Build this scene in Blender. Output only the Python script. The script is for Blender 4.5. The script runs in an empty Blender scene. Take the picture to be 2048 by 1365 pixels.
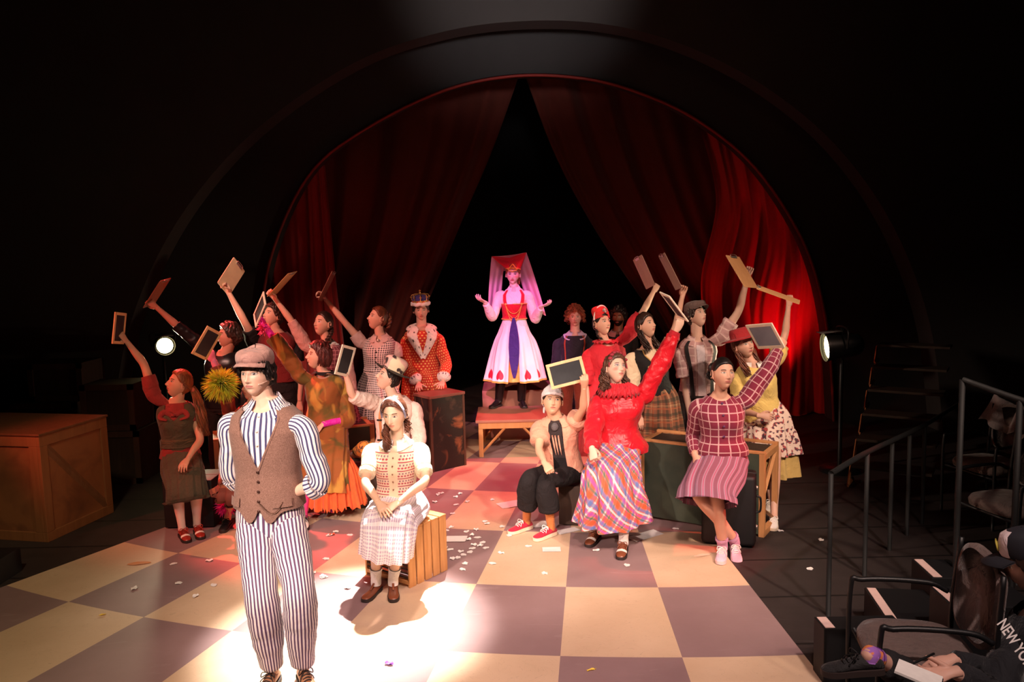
import bpy, bmesh, math, random
import numpy as np
from mathutils import Vector, Matrix
random.seed(7); RNG=np.random.default_rng(7)
PI=math.pi; V=lambda *a: np.array(a,float)
SC=bpy.context.scene
# ------------------------------------------------------------------ camera
F=1600.0; TH=.1107; ROLL=-.0247; CH=2.28
_c,_s=math.cos(ROLL),math.sin(ROLL)
FW=V(0,math.cos(TH),-math.sin(TH)); U0=V(0,math.sin(TH),math.cos(TH))
RT=_c*V(1,0,0)+_s*U0; UP=-_s*V(1,0,0)+_c*U0; CAMP=V(0,0,CH)
cd=bpy.data.cameras.new('camera'); cam=bpy.data.objects.new('camera',cd); SC.collection.objects.link(cam)
cd.sensor_fit='HORIZONTAL'; cd.sensor_width=36; cd.lens=36*F/2048; cd.clip_start=.05; cd.clip_end=200
cam.matrix_world=Matrix(((RT[0],UP[0],-FW[0],0),(RT[1],UP[1],-FW[1],0),(RT[2],UP[2],-FW[2],CH),(0,0,0,1)))
SC.camera=cam
def at(px,py,Y):
    d=FW+(px-1024)/F*RT-(py-682.5)/F*UP
    return CAMP+d*(Y/d[1])
def gnd(px,py,z=0.):
    d=FW+(px-1024)/F*RT-(py-682.5)/F*UP
    return CAMP+d*((z-CH)/d[2])
def reach(p0,px,py,L,sgn):
    d=FW+(px-1024)/F*RT-(py-682.5)/F*UP; d=d/np.linalg.norm(d)
    w=p0-CAMP; b=d@w; q=L*L-(w@w-b*b)
    t=b+(sgn*math.sqrt(q) if q>0 else 0)
    return CAMP+d*t
# ------------------------------------------------------------------ world, exposure, lights
SC.view_settings.view_transform='Standard'; SC.view_settings.look='None'
SC.view_settings.exposure=0.0; SC.view_settings.gamma=1.0
SC.view_settings.use_curve_mapping=False
wd=bpy.data.worlds.new('world'); SC.world=wd; wd.use_nodes=True
wd.node_tree.nodes['Background'].inputs[0].default_value=(.010,.006,.006,1)
wd.node_tree.nodes['Background'].inputs[1].default_value=.25
def spot(name,loc,tgt,e,col,deg=30,blend=.5,r=.08):
    l=bpy.data.lights.new(name,'SPOT'); l.energy=e; l.color=col; l.spot_size=math.radians(deg); l.spot_blend=blend; l.shadow_soft_size=r
    o=bpy.data.objects.new(name,l); SC.collection.objects.link(o)
    o.location=loc; d=Vector(tgt)-Vector(loc); o.rotation_euler=d.to_track_quat('-Z','Y').to_euler()
    return o
WARM=(1,.80,.58)
spot('key_front',(-3.6,-2.5,4.9),(-1.0,5.0,1.0),3900,(1,.76,.66),22,.8,.12)
spot('back_spot',(-.45,8.4,6.6),(-1.02,4.76,0),15000,(1,.92,.84),14.5,.8,.05)
spot('front_right',(3.8,-.5,6.0),(1.2,6.0,.9),2500,(1,.72,.55),30,.8,.15)
spot('front_wash',(-.1,-1.2,6.7),(-.3,5.1,.3),2100,(1,.66,.60),36,.9,.3)
spot('side_left',(-6.5,4.0,4.6),(1.2,6.4,1.0),900,(1,.76,.58),30,.8,.1)
spot('floor_left',(-2.0,1.0,6.5),(-2.8,4.8,0),640,(1,.74,.44),50,.8,.2)
spot('red_back_left',(-4.2,9.0,5.2),(-1.75,6.45,.0),4200,(1,.07,.06),19,.8,.08)
spot('red_back_mid',(1.6,9.2,4.9),(-.45,8.1,0),1300,(1,.04,.10),36,.7,.08)
spot('boards_left',(-2.2,.5,6.4),(-2.72,7.9,2.04),1300,(1,.86,.66),6,.5,.06)
spot('red_right',(5.2,4.9,4.6),(1.2,5.75,.0),1300,(1,.08,.05),12,.6,.08)
spot('red_left_side',(-6,3.5,3.6),(-2.2,7.2,1.0),800,(1,.12,.07),40,.7,.08)
spot('queen_spot',(-.9,2.6,6.2),(0,9.3,1.35),3000,(1,.24,.74),9.5,.35,.06)
spot('queen_fill',(.8,3.5,6.0),(.1,9.4,1.5),450,(1,.40,.50),14,.6,.06)
spot('back_row_left',(-3.5,2.5,6.0),(-1.9,8.1,1.7),1500,(1,.52,.42),26,.8,.1)
spot('back_row_right',(4.5,2.0,5.5),(1.9,7.6,1.5),1000,(1,.62,.45),24,.8,.1)
spot('curtain_right',(3.75,9.9,.18),(3.62,10.45,1.05),170,(1,.01,.03),46,.9,.1)
spot('curtain_right_low',(2.2,9.9,1.0),(2.35,10.6,2.2),20,(1,.02,.02),80,.9,.1)
spot('curtain_mid',(-1.7,9.4,.35),(-1.5,10.8,3.4),26,(1,.03,.02),60,.9,.1)
spot('arch_top',(.4,5.5,4.2),(.15,9.6,5.5),430,(1,.90,.88),44,1.,.2)
spot('curtain_amber',(1.6,3.5,5.0),(1.3,10.6,3.6),24,(1,.34,.18),60,1.,.2)
spot('house_right',(1.0,1.5,5.0),(2.6,3.2,.6),13,(1,.62,.58),60,1.,.2)
spot('spectator_spill',(.6,1.6,3.2),(1.75,2.95,.95),26,(1,.66,.60),26,.8,.1)
spot('floor_right',(2.2,.2,6.6),(1.0,4.75,0),1250,(1,.74,.66),40,.8,.15)
spot('crate_left',(-.2,4.2,3.0),(-3.7,6.8,.4),90,(1,.50,.26),24,.8,.1)
# ------------------------------------------------------------------ material helper
class E:
    nt=None
    def __init__(s,v): s.v=v
    @staticmethod
    def _m(op,*a,clamp=False):
        n=E.nt.nodes.new('ShaderNodeMath'); n.operation=op; n.use_clamp=clamp
        for i,x in enumerate(a):
            x=x.v if isinstance(x,E) else x
            if isinstance(x,(int,float)): n.inputs[i].default_value=x
            else: E.nt.links.new(x,n.inputs[i])
        return E(n.outputs[0])
    def __add__(s,o): return E._m('ADD',s,o)
    __radd__=__add__
    def __mul__(s,o): return E._m('MULTIPLY',s,o)
    __rmul__=__mul__
    def __sub__(s,o): return E._m('SUBTRACT',s,o)
    def __rsub__(s,o): return E._m('SUBTRACT',o,s)
    def __truediv__(s,o): return E._m('DIVIDE',s,o)
    def __gt__(s,o): return E._m('GREATER_THAN',s,o)
    def __lt__(s,o): return E._m('LESS_THAN',s,o)
def fr(a): return E._m('FRACT',a)
def ab(a): return E._m('ABSOLUTE',a)
def sn(a): return E._m('SINE',a)
def flo(a): return E._m('FLOOR',a)
def mx(a,b): return E._m('MAXIMUM',a,b)
def mn(a,b): return E._m('MINIMUM',a,b)
def cl(a): return E._m('ADD',a,0.,clamp=True)
def band(x,c,w,soft=.15):   # 1 inside |x-c|<w
    return cl((w-ab(x-c))/(w*soft)+.5) if isinstance(x,E) else None
def mixc(f,a,b):
    n=E.nt.nodes.new('ShaderNodeMix'); n.data_type='RGBA'
    def put(i,x):
        x=x.v if isinstance(x,E) else x
        if isinstance(x,(tuple,list)): n.inputs[i].default_value=(*x,1) if len(x)==3 else x
        elif isinstance(x,(int,float)): n.inputs[i].default_value=x
        else: E.nt.links.new(x,n.inputs[i])
    put(0,f); put(6,a); put(7,b); return E(n.outputs[2])
def noise(scale,detail=3,vec=None,rough=.55,dist=0):
    n=E.nt.nodes.new('ShaderNodeTexNoise'); n.inputs['Scale'].default_value=scale; n.inputs['Detail'].default_value=detail
    n.inputs['Roughness'].default_value=rough; n.inputs['Distortion'].default_value=dist
    if vec is None: vec=coord()
    E.nt.links.new(vec,n.inputs['Vector']); return E(n.outputs[0])
def coord(): 
    n=E.nt.nodes.new('ShaderNodeTexCoord'); return n.outputs['Object']
def xyz(v=None):
    n=E.nt.nodes.new('ShaderNodeSeparateXYZ'); E.nt.links.new(v if v is not None else coord(),n.inputs[0]); return [E(o) for o in n.outputs]
def uvv():
    n=E.nt.nodes.new('ShaderNodeUVMap'); n.uv_map='uv'; return n.outputs[0]
def attr(name):
    n=E.nt.nodes.new('ShaderNodeAttribute'); n.attribute_name=name; return n.outputs['Vector']
def scalev(v,sx,sy,sz):
    n=E.nt.nodes.new('ShaderNodeVectorMath'); n.operation='MULTIPLY'; E.nt.links.new(v,n.inputs[0]); n.inputs[1].default_value=(sx,sy,sz); return n.outputs[0]
MATS={}
def mat(name,fn,rough=.75,bump=None,sheen=0,metal=0,spec=.4,emit=None,sss=0,coat=0):
    """fn() -> colour socket/tuple evaluated inside the node tree; bump=(fn height,strength,dist)"""
    if name in MATS: return MATS[name]
    m=bpy.data.materials.new(name); m.use_nodes=True; nt=m.node_tree; E.nt=nt
    b=nt.nodes['Principled BSDF']
    col=fn() if callable(fn) else fn
    if isinstance(col,E): nt.links.new(col.v,b.inputs['Base Color'])
    else: b.inputs['Base Color'].default_value=(*col,1)
    b.inputs['Roughness'].default_value=rough; b.inputs['Metallic'].default_value=metal
    b.inputs['Specular IOR Level'].default_value=spec
    if sheen: b.inputs['Sheen Weight'].default_value=sheen; b.inputs['Sheen Roughness'].default_value=.4
    if coat: b.inputs['Coat Weight'].default_value=coat; b.inputs['Coat Roughness'].default_value=.15
    if sss: b.inputs['Subsurface Weight'].default_value=sss; b.inputs['Subsurface Radius'].default_value=(.02,.008,.004); b.inputs['Subsurface Scale'].default_value=.5
    if emit: b.inputs['Emission Color'].default_value=(*emit[0],1); b.inputs['Emission Strength'].default_value=emit[1]
    if bump:
        h=bump[0](); n=nt.nodes.new('ShaderNodeBump'); n.inputs['Strength'].default_value=bump[1]; n.inputs['Distance'].default_value=bump[2]
        nt.links.new(h.v,n.inputs['Height']); nt.links.new(n.outputs[0],b.inputs['Normal'])
    MATS[name]=m; return m
def cloth(name,c,amt=.25,sc=9,rough=.85,sheen=.15,**k):
    return mat(name,lambda: mixc(noise(sc,4),tuple(x*(1-amt) for x in c),tuple(min(1,x*(1+amt)) for x in c)),rough,
        bump=(lambda:noise(9,5,None,.6,1.2),.7,.035),sheen=sheen,**k)
def plain(name,c,rough=.6,**k): return mat(name,lambda: mixc(noise(30,3),tuple(x*.88 for x in c),tuple(min(1,x*1.1) for x in c)),rough,**k)
def wood(name,c1,c2,rough=.55,sc=1.,axis=2,amt=1.):
    def f():
        s=[14*sc,14*sc,14*sc]; s[axis]=1.1*sc
        n=noise(1.6,6,scalev(coord(),*s),.6,.6); g=noise(9*sc,5)
        return mixc(cl((n-.35)*2.6),c1,mixc(g*.5,c2,c1))
    return mat(name,f,rough,bump=(lambda:noise(3,5,scalev(coord(),*[18 if i!=axis else 1.2 for i in range(3)])),.3,.004))
# ------------------------------------------------------------------ mesh helper
class M:
    def __init__(s): s.v=[]; s.f=[]; s.uv=[]; s.mi=[]; s.n=0; s.at={}
    def add(s,v,f,uv=None,mi=0):
        v=np.asarray(v,float).reshape(-1,3); s.v.append(v)
        for k,q in enumerate(f):
            s.f.append([i+s.n for i in q]); s.uv.append(uv[k] if uv is not None else [(0,0)]*len(q)); s.mi.append(mi)
        s.n+=len(v); return s
    def verts(s): return np.concatenate(s.v) if s.v else np.zeros((0,3))
    def box(s,c,size,R=None,mi=0,bev=0):
        hx,hy,hz=[q/2 for q in size]
        P=np.array([(x,y,z) for x in(-hx,hx) for y in(-hy,hy) for z in(-hz,hz)],float)
        f=[(0,1,3,2),(4,6,7,5),(0,4,5,1),(2,3,7,6),(0,2,6,4),(1,5,7,3)]
        if bev:
            # chamfered box
            b=min(bev,hx*.9,hy*.9,hz*.9); bm=bmesh.new(); bmesh.ops.create_cube(bm,size=2)
            for v in bm.verts: v.co=Vector((v.co.x*hx,v.co.y*hy,v.co.z*hz))
            bmesh.ops.bevel(bm,geom=list(bm.edges),offset=b,segments=2,affect='EDGES',profile=.6)
            bm.verts.ensure_lookup_table(); P=np.array([v.co[:] for v in bm.verts]); f=[[v.index for v in q.verts] for q in bm.faces]
            bm.free()
        uv=[]
        for q in f:
            a=P[list(q)]; n=np.abs(np.cross(a[1]-a[0],a[2]-a[0])); k=int(np.argmax(n)); ii=[(1,2),(0,2),(0,1)][k]
            uv.append([(p[ii[0]],p[ii[1]]) for p in a])
        if R is not None: P=P@np.asarray(R).T
        return s.add(P+np.asarray(c,float),f,uv,mi)
    def grid(s,P,closed=False,uv=None,mi=0,caps=(False,False)):
        K,n=P.shape[:2]; f=[];uvs=[]
        nn=n if closed else n-1
        for i in range(K-1):
            for j in range(nn):
                j2=(j+1)%n; f.append((i*n+j,i*n+j2,(i+1)*n+j2,(i+1)*n+j))
                if uv is not None: uvs.append([uv[i][j],uv[i][j+1],uv[i+1][j+1],uv[i+1][j]])
        if uv is None: uvs=None
        Vv=P.reshape(-1,3)
        if closed and any(caps):
            Vv=list(Vv); 
            for k,(c,i) in enumerate(zip(caps,(0,K-1))):
                if not c: continue
                Vv.append(P[i].mean(0)); q=len(Vv)-1
                for j in range(n):
                    f.append((i*n+j,i*n+(j+1)%n,q))
                    if uvs is not None: uvs.append([uv[i][j],uv[i][j+1],uv[i][j]])
            Vv=np.array(Vv)
        return s.add(Vv,f,uvs,mi)
    def tube(s,pts,rad,n=12,K=None,ref=None,mi=0,caps=(True,True),flat=1.,disp=None,U=None):
        """pts list of 3D, rad list (r or (ra,rb)); smooth resample K rings"""
        pts=np.array(pts,float); rad=np.array([(r,r*flat) if np.isscalar(r) else r for r in rad],float)
        if K: pts,rad=crs(pts,K),crs(rad,K,lin=True)
        T=np.gradient(pts,axis=0); T/=np.linalg.norm(T,axis=1)[:,None]+1e-9
        if ref is None: ref=V(0,0,1) if abs(T[0][2])<.9 else V(1,0,0)
        A=np.zeros_like(T); a=np.asarray(ref,float)
        for i,t in enumerate(T):
            a=a-(a@t)*t; l=np.linalg.norm(a)
            a=a/l if l>1e-6 else V(1,0,0); A[i]=a
        B=np.cross(T,A); th=np.linspace(0,2*PI,n,endpoint=False)
        L=np.concatenate([[0],np.cumsum(np.linalg.norm(np.diff(pts,axis=0),axis=1))])
        R=np.ones((len(pts),n))
        if disp is not None: R=R+disp(th[None,:],L[:,None])
        P=pts[:,None,:]+A[:,None,:]*(rad[:,0:1]*np.cos(th)*R)[:,:,None]+B[:,None,:]*(rad[:,1:2]*np.sin(th)*R)[:,:,None]
        U=U or 2*PI*rad.mean()
        uv=[[(U*j/n,l) for j in range(n+1)] for l in L]
        return s.grid(P,True,uv,mi,caps)
    def ball(s,c,r,seg=12,R=None,mi=0):
        r=np.ones(3)*r; th=np.linspace(0,2*PI,seg,endpoint=False); ph=np.linspace(.001,PI-.001,seg//2+1)
        P=np.stack([np.sin(ph)[:,None]*np.cos(th)*r[0],np.sin(ph)[:,None]*np.sin(th)*r[1],np.cos(ph)[:,None]*np.ones(seg)*r[2]],-1)
        if R is not None: P=P@np.asarray(R).T
        uv=[[(j/seg*.3,i*.03) for j in range(seg+1)] for i in range(len(ph))]
        return s.grid(P+np.asarray(c,float),True,uv,mi)
def crs(p,K,lin=False):
    p=np.asarray(p,float); n=len(p)
    if n<2: return p
    t=np.linspace(0,n-1,K); i=np.minimum(t.astype(int),n-2); u=(t-i)[:,None]
    if lin or n==2: 
        u=u*u*(3-2*u) if not lin else u
        return p[i]*(1-u)+p[i+1]*u
    pe=np.concatenate([[2*p[0]-p[1]],p,[2*p[-1]-p[-2]]]); a,b,c,d=pe[i],pe[i+1],pe[i+2],pe[i+3]
    return .5*((2*b)+(-a+c)*u+(2*a-5*b+4*c-d)*u*u+(-a+3*b-3*c+d)*u**3)
def nz(P,f,seed=0,oct=4):
    r=np.random.default_rng(seed); o=0
    for k in range(oct*2):
        q=r.normal(size=3); q/=np.linalg.norm(q); ff=f*(1+.6*k)
        o=o+np.sin(P@q*ff*2*PI+r.uniform(0,7))/(1+.5*k)
    return o/oct
def mkmesh(name,v,f,uv=None,mi=None,smooth=True):
    me=bpy.data.meshes.new(name); me.from_pydata([tuple(x) for x in v],[],f); 
    if uv is not None:
        l=me.uv_layers.new(name='uv'); l.data.foreach_set('uv',np.array([c for q in uv for c in q],np.float32).ravel())
    if mi is not None: me.polygons.foreach_set('material_index',mi)
    if smooth: me.polygons.foreach_set('use_smooth',[True]*len(me.polygons))
    me.update(); return me
def org(o): return np.array(o.matrix_world.translation) if False else np.array(o.get('_o',(0,0,0)))
def link(name,me,mats,parent=None,o=None):
    ob=bpy.data.objects.new(name,me); SC.collection.objects.link(ob)
    for m in (mats if isinstance(mats,(list,tuple)) else [mats]): me.materials.append(m)
    if parent is not None: ob.parent=parent
    if o is not None and parent is None: ob.location=o
    return ob
ORG={}
def put(name,m,mats,parent=None,smooth=True,label=None,cat=None,group=None,kind=None,o=None,sharp=None):
    """link M (world coordinates) as one object; origin at its base (or the root's)"""
    v=m.verts(); 
    if parent is not None: oo=ORG[parent.name]
    elif o is not None: oo=np.asarray(o,float)
    else: oo=V((v[:,0].min()+v[:,0].max())/2,(v[:,1].min()+v[:,1].max())/2,v[:,2].min())
    me=mkmesh(name,v-oo,m.f,m.uv,m.mi,smooth)
    if sharp: me.set_sharp_from_angle(angle=math.radians(sharp))
    ob=link(name,me,mats,parent)
    if parent is None: ob.location=oo
    ORG[ob.name]=oo
    return tag(ob,label,cat,group,kind)
def tag(ob,label=None,cat=None,group=None,kind=None):
    if label: ob['label']=label
    if cat: ob['category']=cat
    if group: ob['group']=group
    if kind: ob['kind']=kind
    return ob
def empty(name,loc,label,cat,group=None):
    o=bpy.data.objects.new(name,None); SC.collection.objects.link(o); o.location=loc; o.empty_display_size=.1; ORG[o.name]=np.asarray(loc,float)
    return tag(o,label,cat,group)
def remesh(m,vox,smooth=6):
    me=mkmesh('tmp',m.verts(),m.f); ob=bpy.data.objects.new('tmp',me); SC.collection.objects.link(ob)
    r=ob.modifiers.new('r','REMESH'); r.mode='VOXEL'; r.voxel_size=vox; r.use_smooth_shade=True
    if smooth: s=ob.modifiers.new('s','SMOOTH'); s.factor=.5; s.iterations=smooth
    dg=bpy.context.evaluated_depsgraph_get(); ev=ob.evaluated_get(dg); e=ev.to_mesh()
    n=len(e.vertices); v=np.empty(n*3,np.float32); e.vertices.foreach_get('co',v); f=[tuple(p.vertices) for p in e.polygons]
    ev.to_mesh_clear(); bpy.data.objects.remove(ob); bpy.data.meshes.remove(me)
    o=M(); o.add(v.reshape(-1,3),f); return o
def rotz(a): c,s=math.cos(a),math.sin(a); return np.array([[c,-s,0],[s,c,0],[0,0,1.]])
def unit(v): return v/(np.linalg.norm(v)+1e-12)
def sst(a,b,x): t=np.clip((x-a)/(b-a),0,1); return t*t*(3-2*t)
# ------------------------------------------------------------------ head
def _ico(sub):
    bm=bmesh.new(); bmesh.ops.create_icosphere(bm,subdivisions=sub,radius=1); bm.verts.ensure_lookup_table()
    v=np.array([x.co[:] for x in bm.verts]); f=[[q.index for q in p.verts] for p in bm.faces]; bm.free(); return v,f
ICO6=_ico(6); ICO5=_ico(5); ICO3=_ico(3); ICO2=_ico(2)
def skull(d):
    x,y,z=d[:,0],d[:,1],d[:,2]
    X=.074*x; Y=np.where(y>0,.090,.102)*y; Z=.118*z
    X=X*(1+.05*sst(0,.6,z)*sst(.2,-.6,y))
    jaw=sst(-.15,-1,z); X=X*(1-.30*jaw)
    Y=np.where(y<0,Y*(1-.55*sst(-.15,-.8,z)),Y*(1-.10*jaw))
    Y=Y+.012*jaw*(y>-.3)
    return np.stack([X,Y,Z],1)
def head_mesh(sex='f',jaw=1.,nose=1.,mouth=0):
    d,f=ICO6; p=skull(d); x,y,z=p.T.copy(); fr_=sst(.0,.04,y)
    if sex=='m': x=x*(1+.15*sst(-.03,-.10,z)*jaw)
    g=lambda u,c,s: np.exp(-((u-c)/s)**2)
    y=y-fr_*.004*g(x,0,.05)*g(z,.03,.05)
    # brow, sockets, eyeballs
    y=y+fr_*.0045*(g(x,.026,.022)+g(x,-.026,.022))*g(z,.026,.008)*(1.25 if sex=='m' else .8)
    y=y-fr_*.0085*(g(x,.030,.016)+g(x,-.030,.016))*g(z,.006,.012)
    y=y+fr_*.0058*(g(x,.031,.0105)+g(x,-.031,.0105))*g(z,.005,.0075)
    # nose
    brid=g(x,0,.0085)*sst(.026,.0,z)*sst(-.052,-.036,z)
    y=y+fr_*nose*(.004+.014*sst(.022,-.030,z))*brid
    y=y+fr_*nose*.008*g(x,0,.010)*g(z,-.032,.009)
    y=y+fr_*nose*.0065*(g(x,.012,.0055)+g(x,-.012,.0055))*g(z,-.036,.006)
    y=y-fr_*.003*(g(x,.0065,.003)+g(x,-.0065,.003))*g(z,-.0415,.003)
    # cheeks
    y=y+fr_*.004*(g(x,.038,.02)+g(x,-.038,.02))*g(z,-.022,.02)
    # mouth
    y=y+fr_*.0055*g(x,0,.026)*g(z,-.060,.014)+fr_*.0025*g(x,0,.019)*(g(z,-.0555,.0035)+1.2*g(z,-.0655,.004))
    y=y-fr_*(.003+.006*mouth)*g(x,0,.018-.004*mouth)*g(z,-.0602,.0022+.003*mouth)
    y=y-fr_*.0035*g(x,0,.02)*g(z,-.076,.006)+fr_*.006*g(x,0,.018)*g(z,-.098,.014)
    y=y+fr_*.0015*g(x,0,.002)*g(z,-.047,.004)*-1
    # temples
    x=x-np.sign(x)*.003*g(y,.045,.02)*g(z,.02,.03)
    P=np.stack([x,y,z],1)
    m=M(); m.add(P,f)
    # ears
    for s in(-1,1):
        c=V(s*.0735,-.012,-.004); th=np.linspace(-.3,2*PI-1.2,16)
        pts=[c+V(s*.010*(1-.3*math.sin(a)),-.016*math.cos(a)*-1*-1,.0+.028*math.sin(a)) for a in th]
        m.tube(pts,[.0045]*16,6,24)
        m.ball(c+V(-s*.002,0,0),(.006,.014,.025),10)
        m.ball(c+V(s*.004,.006,-.026),(.005,.007,.009),8)
    return m
HEADS={}
def get_head(sex,jaw,nose,mouth):
    k=(sex,jaw,nose,mouth)
    if k not in HEADS: HEADS[k]=head_mesh(*k)
    return HEADS[k]
def skin_mat(name,c,lip=(.45,.12,.10),brow=(.05,.025,.015),gaze=(0,0),iris=(.10,.06,.03),stock=None,open_=1.,blush=0.,makeup=None,beard=None,gloves=None,fleck=None):
    """skin with the face drawn in head coordinates (attribute hco; x>0 is the person's right)"""
    def f():
        x,y,z=xyz(attr('hco')); front=y>.03
        base=mixc(noise(14,3),tuple(q*.93 for q in c),tuple(min(1,q*1.06) for q in c))
        def ell(cx,cz,a,b,s=.35):
            dx=(x-cx)/a; dz=(z-cz)/b; r=dx*dx+dz*dz; return cl((1-r)/s)
        if blush or makeup:
            bl=mx(ell(.04,-.022,.024,.018,1.),ell(-.04,-.022,.024,.018,1.)); base=mixc(bl*front*(blush or .4),base,(c[0],c[1]*.45,c[2]*.45))
        if makeup: base=mixc(mx(ell(.031,.014,.020,.014,.8),ell(-.031,.014,.020,.014,.8))*front*.8,base,makeup)
        if beard: base=mixc(cl(((-.035)-z)/.01)*front*(1-ell(0,-.060,.022,.010,.2))+0.,base,beard)
        # lips
        wav=ab(x)*.0
        lips=ell(0,-.0602,.0235,.0085,.3); base=mixc(lips*front*.85,base,lip)
        base=mixc(ell(0,-.0602,.0215,.0012+.0,.6)*front*.85,base,tuple(q*.25 for q in lip))
        # nostrils
        base=mixc(mx(ell(.0065,-.0415,.0032,.0018),ell(-.0065,-.0415,.0032,.0018))*front*.8,base,tuple(q*.2 for q in c))
        for s in(-1,1):
            # brows
            t=(x*s-.031)/.0185; zc=.0255-t*t*.0035
            bw=cl((.0044-ab(z-zc))/.0016)*cl((1-ab(t))*4); base=mixc(bw*front*.9,base,brow)
            # lids
            ex=x*s-.031; zc2=z-.005
            lid=ell(s*.031,.0062,.0180,.0092*open_+.0014,.3); base=mixc(lid*front*.85,base,tuple(q*.35 for q in c) if not makeup else (.03,.01,.03))
            eye=ell(s*.031,.005,.0145,.0062*open_,.25); 
            gx=s*.031-gaze[0]*.006; gz=.005+gaze[1]*.004
            ir=ell(gx,gz,.0068,.0068,.2); pu=ell(gx,gz,.0028,.0028,.2)
            ec=mixc(ir,(.62,.55,.50),iris); ec=mixc(pu,ec,(.005,.005,.005)); ec=mixc(ell(gx+.002,gz+.002,.0012,.0012),ec,(.9,.9,.9))
            base=mixc(eye*front,base,ec)
        # knuckle / nail flecks none; stockings by leg attribute
        if stock: 
            lx,ly,lz=xyz(attr('zone')); base=mixc(lx>.5,base,stock)
        if gloves:
            lx,ly,lz=xyz(attr('zone')); base=mixc(ly>.5,base,gloves)
        return base
    return mat(name,f,.48,sss=.08,spec=.35,bump=(lambda:noise(120,2),.12,.001))
# ------------------------------------------------------------------ hands (x along fingers, y to thumb, z back of hand)
def make_hand(c1,c2,c3,spread=.10,thumb=(.9,.35,-.35),tc=.4):
    m=M()
    R=lambda a,b,n=10:[ (a,b) ]
    m.tube([V(-.035,0,0),V(0,0,0),V(.03,.004,.001),V(.06,.002,.002),V(.085,0,.001),V(.096,0,0)],
           [(.026,.019),(.027,.018),(.034,.016),(.039,.0145),(.040,.013),(.034,.008)],16,16,ref=V(0,1,0))
    L=[.070,.080,.074,.058]
    for k,(yy,l) in enumerate(zip((.030,.0105,-.0095,-.0285),L)):
        a=spread*(1.2-k*.85); p=V(.084,yy,0); d=V(math.cos(a),math.sin(a),0); ang=0; pts=[p-d*.012,p]; 
        cc=(c1+.06*k,c2+.05*k,c3)
        for seg,c in zip((.46,.30,.24),cc):
            ang+=c; q=V(d[0]*math.cos(ang),d[1]*math.cos(ang),-math.sin(ang)); p=p+q*l*seg; pts.append(p)
        r=.0085 if k<3 else .0074
        m.tube(pts,[r*1.15,r*1.12,r*1.02,r*.95,r*.72],10,18,ref=V(0,1,.01))
        m.ball(pts[-1],r*.74,8)
    t=unit(V(*thumb)); p=V(.012,.022,-.004); t2=unit(t+V(.55*tc,-.5*tc,-.5*tc)); t3=unit(t2+V(.35*tc,-.6*tc,-.35*tc))
    q1=p+t*.042; q2=q1+t2*.032; q3=q2+t3*.024
    m.tube([p,q1,q2,q3],[.0145,.0115,.0100,.0075],10,16); m.ball(q3,.0078,8)
    return remesh(m,.0032,3)
HANDP=dict(relax=(.30,.38,.25,.07,(.75,.62,-.35),.35),flat=(.06,.08,.05,.12,(.62,.78,-.1),.1),grip=(.75,.95,.4,.05,(.62,.30,-.85),.6),
  fist=(1.25,1.45,.7,.02,(.62,.35,-.75),.9),pinch=(.65,.75,.4,.05,(.80,.25,-.60),.6),open=(.15,.2,.15,.22,(.55,.85,-.1),.1))
HM={}
def hand_into(out,wrist,dir,nrm,side,pose,s=1.):
    """returns index range; side 'L'/'R'"""
    if pose not in HM: HM[pose]=make_hand(*HANDP[pose])
    h=HM[pose]; X=unit(dir); N=unit(nrm-(nrm@X)*X); Tm=np.cross(N,X) if side=='R' else np.cross(X,N)
    v=h.verts()*s; P=wrist+v[:,:1]*X+v[:,1:2]*Tm+v[:,2:3]*N
    out.add(P,h.f)
    return X,N,Tm
# ------------------------------------------------------------------ torso table: t, half width, half depth, forward shift
TM=np.array([(-.20,.085,.075,0),(-.10,.160,.110,0),(0,.172,.118,-.006),(.20,.158,.108,0),(.42,.142,.098,.004),(.62,.155,.110,.006),(.80,.172,.116,.004),(.92,.160,.098,-.004),(1.0,.100,.072,-.012),(1.06,.064,.060,-.006),(1.20,.056,.058,.012)])
TF=np.array([(-.20,.085,.075,0),(-.10,.170,.115,0),(0,.178,.122,-.008),(.20,.152,.106,0),(.42,.122,.088,.004),(.62,.134,.104,.008),(.78,.150,.108,.006),(.90,.142,.090,-.006),(1.0,.088,.064,-.014),(1.06,.054,.052,-.006),(1.20,.047,.050,.012)])
class Pz: pass
def torso_pt(P,t,th,off=0.,fo=0.):
    """surface point(s); th 0 = front, + to the person's left; t, th broadcast"""
    t=np.asarray(t,float); th=np.asarray(th,float); t,th=np.broadcast_arrays(t,th)
    T=P.tab; hw=np.interp(t,T[:,0],T[:,1])*P.w; hd=np.interp(t,T[:,0],T[:,2])*P.w; sh=np.interp(t,T[:,0],T[:,3])
    k=np.clip(t,0,1); u=sst(0,1,k)
    c=P.pv+(P.nk-P.pv)*t[...,None]+P.fwd*((sh+P.bend*4*k*(1-k)))[...,None]
    lat=P.latp*(1-u)[...,None]+P.lats*u[...,None]; fwd=P.fwdp*(1-u)[...,None]+P.fwd*u[...,None]
    cs,si=np.cos(th),np.sin(th); e=.88
    cx=np.sign(si)*np.abs(si)**e; cy=np.sign(cs)*np.abs(cs)**e
    front=np.zeros_like(t)
    if P.sex=='f':
        a=lambda q: np.exp(-((th-q)/.42)**2)*np.exp(-((t-.68)/.13)**2)
        front=P.bust*(a(.5)+a(-.5))
    rr=off
    return c+lat*((hw+rr)*cx)[...,None]+fwd*((hd+rr)*cy+front*np.maximum(cs,0))[...,None]
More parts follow.
